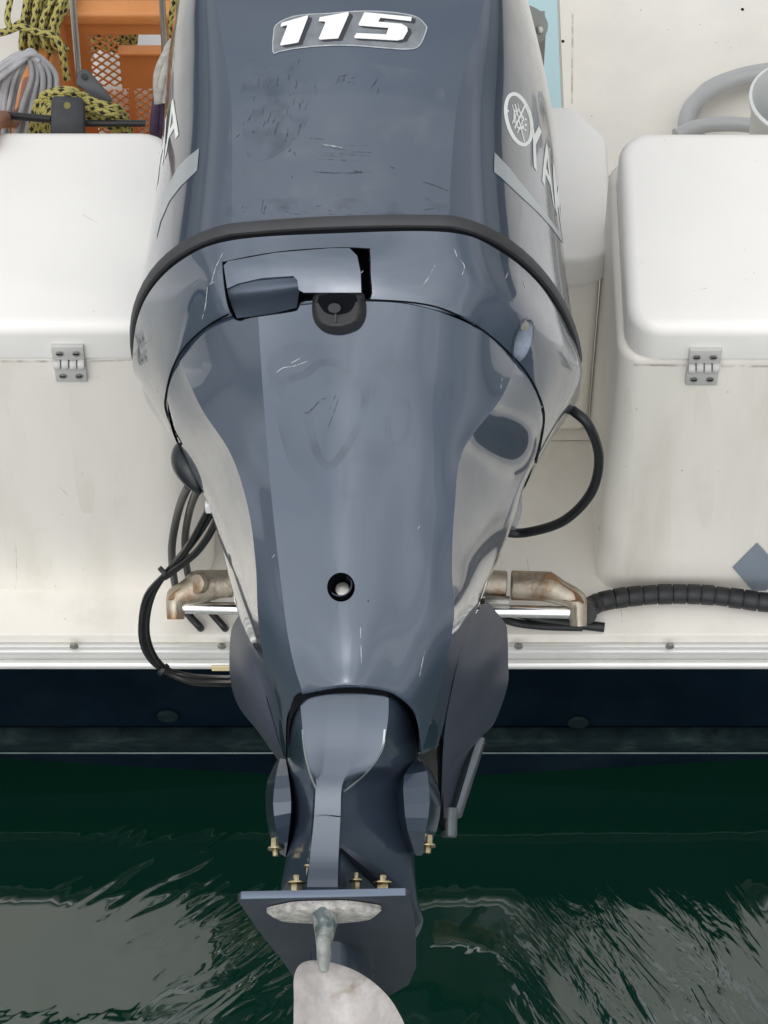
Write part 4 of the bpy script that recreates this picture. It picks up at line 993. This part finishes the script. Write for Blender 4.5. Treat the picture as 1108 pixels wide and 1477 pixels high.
hose('cable', [atD(690, 868, 4.22), atZ(735, 880, ZR + .02), atZ(780, 893, ZR + .008), atZ(830, 900, ZR + .007), atZ(872, 905, ZR + .006)], .0062, BLACK, 'short black cable lying on the transom ledge under the chrome rod', 'cable')
hose('cable', [atD(700, 880, 4.24), atZ(735, 896, ZR + .008), atZ(780, 903, ZR + .005), atZ(840, 905, ZR + .005)], .005, BLACK, 'thin black cable hugging the ledge edge beneath the right steering bracket', 'cable')

# ------------------------------------------------------------------ clutter behind the left lid
# crate
YC = .80; x0c, x1c = atY(96, 60, YC).x, atY(300, 60, YC).x
zt = atY(150, 24, YC).z; zb = .31
crate = thing('crate', 'orange plastic crate with lattice walls behind the left hatch lid', 'crate', ((x0c + x1c) / 2, .65, zb))
def wallp(x_a, x_b, z_a, z_b, y=YC, t=.006): return box_bm(x_a, x_b, y, y + t, z_a, z_b, .001, 1)
def cx(px, py=90): return atY(px, py, YC).x
def cz(py, px=170): return atY(px, py, YC).z
# rim, solid pieces around the openings
parts = [(cx(96), cx(300), cz(50), zt), (cx(96), cx(131), zb, cz(50)), (cx(173), cx(300), cz(128), cz(70)), (cx(239), cx(300), cz(70), cz(50)), (cx(225), cx(300), zb, cz(130)), (cx(182), cx(190), zb, cz(128))]
cb_ = bmesh.new()
for a in parts: box_bm(a[0], a[1], YC, YC + .006, a[2], a[3], bm=cb_)
link('far_wall', cb_, ORANGE, crate, sharp=30)
rim = box_bm(cx(94), cx(302), YC - .012, YC + .018, zt - .006, zt + .016, .005, 3); link('rim', rim, ORANGE, crate)
link('handle_lip', box_bm(cx(172), cx(240), YC - .012, YC + .004, cz(72), cz(68), .002, 2), ORANGE, crate)
def lattice(xa, xb, za, zb_, n):
    st_ = (xb - xa) / n; H_ = zb_ - za
    k = -int(H_ / st_) - 2
    while xa + k * st_ < xb:
        for sg in (1, -1):
            # line x = X0 + sg*(z-za)
            X0 = xa + k * st_ if sg > 0 else xa + (k + 0) * st_ + H_
            zs = [za, zb_]
            if sg > 0:
                z_lo = max(za, za + (xa - X0)); z_hi = min(zb_, za + (xb - X0))
                if z_hi - z_lo > .002:
                    p, q = Vector((X0 + z_lo - za, YC + .003, z_lo)), Vector((X0 + z_hi - za, YC + .003, z_hi)); link('lattice_bar', cyl_bm(p, q, .0016, 6), ORANGE, crate)
            else:
                z_lo = max(za, za + (X0 - xb)); z_hi = min(zb_, za + (X0 - xa))
                if z_hi - z_lo > .002:
                    p, q = Vector((X0 - (z_lo - za), YC + .003, z_lo)), Vector((X0 - (z_hi - za), YC + .003, z_hi)); link('lattice_bar', cyl_bm(p, q, .0016, 6), ORANGE, crate)
        k += 1
lattice(cx(131), cx(173), cz(126), cz(50), 2.6)
lattice(cx(131), cx(182), zb + .01, cz(132), 3.2)
lattice(cx(190), cx(225), zb + .01, cz(130), 2.2)
# left wall of the crate, nearly edge on, leaning towards us
lw = [Vector((x0c, YC + .004, zt + .01)), Vector((x0c - .035, .47, zt + .01)), Vector((x0c - .03, .47, zb)), Vector((x0c + .01, YC, zb))]
link('side_wall', prism_bm(lw, Vector((-.006, 0, 0)), .001, 1), ORANGE, crate)
link('rim', prism_bm([Vector((x0c - .004, YC + .01, zt + .002)), Vector((x0c - .045, .46, zt + .002)), Vector((x0c - .075, .46, zt + .002)), Vector((x0c - .03, YC + .01, zt + .002))], Vector((0, 0, .016)), .004, 2), ORANGE, crate)
link('near_wall', box_bm(x0c - .03, x1c, .462, .468, zb, zt - .02), ORANGE, crate)
link('bottom_panel', box_bm(x0c - .02, x1c, .47, YC, zb - .003, zb + .003), ORANGE, crate)
# white thing behind the crate seen through the lattice
wbx = thing('tub', 'white plastic tub glimpsed through the lattice of the orange crate', 'tub', ((cx(150)), .95, .306))
link('tub_body', box_bm(cx(120), cx(260), .84, 1.0, .306, .44, .02, 3), BUCKET, wbx)
bn = thing('bin', 'dark red bin standing behind the orange crate', 'bin', (cx(190), 1.15, .306))
link('bin_body', box_bm(cx(160), cx(270), 1.02, 1.2, .306, .60, .02, 3), BIN, bn)
dk_ = thing('storage_box', 'dark grey storage box behind the yellow rope, left of the crate', 'box', (cx(60), 1.1, .306))
link('box_body', box_bm(cx(20), cx(130), 1.02, 1.3, .306, .66, .02, 3), mat('grey_box', (.16, .16, .17), rough=.6, var=.3), dk_)
link('box_rim', box_bm(cx(18), cx(132), 1.015, 1.305, .66, .675, .004, 2), mat('grey_box_rim', (.3, .3, .31), rough=.6), dk_)

def coil(name, label, strands, r, m, group=None):
    root = thing(name, label, 'rope', strands[0][0], group)
    for s_ in strands:
        s2 = [Vector(p) + Vector((rnd.uniform(-1, 1), rnd.uniform(-1, 1), rnd.uniform(-1, 1))) * r * .55 for p in s_]
        link('strand', tube_bm(s2, r * rnd.uniform(.92, 1.08), 10, 8), m, root, sharp=60)
    return root
# hanging hank of yellow rope at far left
st = []
for i in range(15):
    x = 36 + i * 3.6; dep = 4.46 + .012 * (i % 4)
    st.append([atD(x + 10 + i, -40, dep + .05), atD(x + 2 + i * .8, 0, dep), atD(x - 3 + i * .2 + rnd.uniform(-1, 1), 30, dep - .01), atD(x - 7 + i * .3, 58, dep - .02), atD(x - 6 + i * 1.3, 74, dep - .005)])
st.append([atD(16, 0, 4.45), atD(12, 24, 4.44), atD(17, 38, 4.44), atD(26, 36, 4.44), atD(36, 30, 4.43)])
st.append([atD(-20, 52, 4.45), atD(10, 46, 4.44), atD(30, 40, 4.42), atD(50, 44, 4.42), atD(72, 47, 4.42), atD(86, 62, 4.42), atD(94, 85, 4.43), atD(97, 118, 4.44)])
coil('rope_hank', 'hank of yellow and black rope hanging over the left edge of the crate', st, .0045, ROPE, 'hanks of yellow and black rope round the crate')
st = []
for i in range(9):
    x = 136 + i * 6.5; st.append([atD(x - 6, -40, 4.60), atD(x, -10, 4.60), atD(x + 2, 8, 4.61), atD(x + 4, 26, 4.63), atD(x + 2, 70, 4.7)])
coil('rope_hank', 'yellow and black rope bunched beyond the top rim of the crate', st, .0055, ROPE, 'hanks of yellow and black rope round the crate')
st = []
for i in range(6):
    x = 246 + i * 8; st.append([atD(x + 8, -30, 4.36), atD(x + 3, 0, 4.36), atD(x + 1 + rnd.uniform(-2, 2), 30, 4.37), atD(x + 2, 70, 4.40)])
st.append([atD(300, 6, 4.33), atD(284, 10, 4.32), atD(270, 22, 4.33), atD(262, 50, 4.34)])
st.append([atD(306, 14, 4.33), atD(290, 18, 4.32), atD(276, 30, 4.33), atD(268, 55, 4.34)])
coil('rope_hank', 'yellow and black rope tucked between the crate and the motor cowling', st, .0050, ROPE, 'hanks of yellow and black rope round the crate')
# coil in front, laid over the black bracket
st = []
for i in range(11):
    o_ = i * 3.9
    st.append([atD(44 + o_ * .9, 215, 4.22), atD(46 + o_ * .8, 172, 4.20 - .003 * i), atD(62 + o_ * .5, 138 + o_ * .5, 4.18), atD(92, 127 + o_ * 1.0, 4.165 - .004 * (i % 2)), atD(122 + o_ * .2, 138 + o_ * .9, 4.17), atD(146 + o_ * .1, 160 + o_ * .5, 4.18), atD(172 + o_ * .2, 196, 4.2), atD(180, 230, 4.25)])
for i in range(3):
    st.append([atD(120, 140 + i * 7, 4.16), atD(150, 148 + i * 6, 4.15), atD(172, 158 + i * 6, 4.16), atD(184, 172 + i * 7, 4.18), atD(190, 200, 4.2)])
coil('rope_coil', 'coil of yellow and black rope wound round the black mooring cleat', st, .0046, ROPE)
# mooring cleat
cl = thing('mooring_cleat', 'black upright cleat plate with a hole, its bar wrapped by the yellow rope', 'cleat', atD(97, 200, 4.15))
D_ = 4.118
cp = [atD(74, 142, D_), atD(78, 138, D_), atD(117, 140, D_), atD(121, 145, D_), atD(122, 215, D_), atD(72, 215, D_)]
pt = link('cleat_plate', prism_bm(cp, DV * .02, .002, 2), mat('worn_black_steel', (.045, .048, .053), rough=.55, metal=.3, var=.4, vscale=50, bump=.3), cl)
link('cleat_hole', cyl_bm(atD(97, 152, D_ - .0012), atD(97, 152, D_ + .003), .0042, 18), mat('hole_rope_peek', (.22, .20, .06), rough=.8), cl)
link('cleat_bar', cyl_bm(atD(-10, 165, 4.15), atD(74, 172, 4.13), .0048, 14), BLACK, cl)
link('cleat_bar', cyl_bm(atD(122, 178, 4.15), atD(210, 178, 4.15), .0042, 14), BLACK, cl)
# grey cable coil
st = []
for i in range(9):
    o_ = i * 5.6
    d_ = 4.29 + .012 * (i % 2) + rnd.uniform(0, .01); j_ = rnd.uniform(-2, 2)
    st.append([atD(-10 + o_ * .5 + j_, 200, d_ + .03), atD(-4 + o_ * .55, 140, d_ + .02), atD(4 + o_ * .6, 104, d_), atD(22 + o_ * .5, 80 + j_, d_), atD(40 + o_ * .5, 82 + o_ * .15, d_), atD(48 + o_ * .7, 110 + j_, d_ + .01), atD(34 + o_ * 1.0, 150, d_ + .02), atD(24 + o_ * 1.0, 195, d_ + .03)])
for i in range(4):
    o_ = i * 5
    st.append([atD(-12, 108 + o_, 4.29), atD(10, 90 + o_, 4.285), atD(30, 78 + o_ * .6, 4.28), atD(46, 74 + o_ * .4, 4.285), atD(56, 84 + o_ * .3, 4.29)])
coil('cable_coil', 'coil of grey cable heaped at the far left behind the hatch lid', st, .0036, GROPE)
# dark lever
lv = [(111, 112), (114, 103), (122, 100), (130, 104), (146, 122), (160, 140), (158, 146), (140, 147), (120, 128), (110, 122)]
lev = thing('winch_lever', 'dark grey curved lever leaning against the crate above the rope coil', 'lever', atD(135, 125, 4.3))
link('lever_arm', prism_bm([atD(x, y, 4.27) for x, y in smooth_poly(lv, 4)], DV * .02, .003, 2), mat('dark_lever', (.06, .065, .07), rough=.4, metal=.2, var=.2), lev, sharp=50)
link('lever_pivot', cyl_bm(atD(121, 110, 4.262), atD(121, 110, 4.272), .004, 14), BLACK, lev)
# steel rods
for (a, b, lab) in (((103, -20), (114, 112), 'thin steel upright standing before the left side of the crate'), ((233, -20), (238, 80), 'thin steel upright standing before the crate near the cowling')):
    o = hose('steel_rod', [atD(*a, 4.30), atD((a[0] + b[0]) / 2, (a[1] + b[1]) / 2, 4.33), atD(*b, 4.36)], .0042, STEEL, lab, 'rod', group='thin steel uprights before the crate')
hose('tube', [atZ(-20, 205, .92), atZ(-5, 175, .90), atD(20, 172, 4.33), atD(36, 160, 4.35), atD(44, 120, 4.40)], .011, TERRA, 'reddish brown tube lying below the grey cable coil', 'tube')
# purple / white fender rope by the cowling
st = []
for i in range(7):
    o_ = i * 4.6
    st.append([atD(222 + o_ * .7, 215, 4.25), atD(224 + o_ * .7, 170, 4.24), atD(232 + o_ * .6, 125, 4.23 + .01 * (i % 2)), atD(244 + o_ * .5, 85, 4.24), atD(262 + o_ * .3, 55, 4.28)])
coil('purple_line', 'bundle of purple and grey line hanging beside the motor cowling', st, .0058, PURPLE)
st = []
for i in range(4):
    o_ = i * 5
    st.append([atD(226 + o_, 150, 4.20), atD(230 + o_, 110, 4.195), atD(242 + o_ * .8, 72, 4.20), atD(258 + o_ * .4, 52, 4.23), atD(272, 48, 4.26)])
coil('white_line', 'frayed off white rope draped over the purple line by the cowling', st, .0052, WROPE)
hk = thing('hook', 'small white wire hook on top of the white rope by the cowling', 'hook', atD(265, 35, 4.2))
link('hook_wire', tube_bm([atD(256, 50, 4.19), atD(254, 36, 4.18), atD(262, 28, 4.17), atD(272, 32, 4.17), atD(276, 42, 4.19)], .0026, 8, 6), BUCKET, hk)

# ------------------------------------------------------------------ right side: hose and bucket on the floor, grey fitting
def fz(px, py, h=.03): return atZ(px, py, h + .30)
hs1 = thing('hose_coil', 'grey plastic hose curled on the beige deck behind the right hatch lid', 'hose', fz(1040, 130))
link('hose_turn', tube_bm([fz(1180, 112, .05), fz(1108, 106, .05), fz(1050, 118, .05), fz(1005, 145, .05), fz(990, 172, .05), fz(996, 195, .05), fz(1040, 215, .05)], .0115, 16, 10), HOSE, hs1, sharp=60)
link('hose_turn', tube_bm([fz(1180, 96, .03), fz(1108, 102, .03), fz(1060, 112, .03), fz(1020, 130, .03), fz(1000, 158, .03), fz(990, 190, .03), fz(984, 230, .03)], .0115, 16, 10), HOSE, hs1, sharp=60)
link('hose_turn', tube_bm([fz(975, 196, .08), fz(1010, 182, .08), fz(1050, 179, .08), fz(1095, 182, .08), fz(1180, 190, .08)], .0105, 16, 10), HOSE, hs1, sharp=60)
bc = atZ(1150, 150, .62); bk = thing('bucket', 'white plastic bucket cut off by the right edge, behind the right hatch lid', 'bucket', (bc.x, bc.y, .306))
rr = []
for zz_, r_ in ((.306, .048), (.48, .054), (.62, .060), (.625, .064), (.632, .064), (.634, .060), (.60, .056), (.35, .048), (.34, .001)):
    rr.append([Vector((bc.x + .0 + r_ * math.cos(t), bc.y + r_ * math.sin(t), zz_)) for t in [2 * math.pi * k / 40 for k in range(40)]])
link('bucket_wall', grid_mesh(rr, True), BUCKET, bk, sharp=50)
ft = thing('grey_fender', 'grey rounded plastic fitting with a bolt, peeking out behind the top right of the cowling', 'fitting', atD(765, 30, 4.2))
fp = smooth_poly([(735, 8), (742, 2), (760, 6), (780, 16), (790, 32), (789, 46), (782, 54), (765, 58), (735, 50)], 4)
link('fitting_body', prism_bm([atD(x, y, 4.16) for x, y in fp], DV * .05, .008, 4), mat('grey_green_plastic', (.24, .25, .23), rough=.5, var=.1), ft, sharp=60)
link('fitting_bolt', cyl_bm(atD(779, 43, 4.152), atD(779, 43, 4.165), .0045, 14, .001), SCREW, ft)
link('fitting_foot', box_bm(atD(765, 30, 4.2).x - .02, atD(765, 30, 4.2).x + .02, atD(765, 30, 4.2).y, atD(765, 30, 4.2).y + .04, .304, atD(765, 30, 4.22).z - .01), mat('grey_post', (.25, .25, .24), rough=.5), ft)
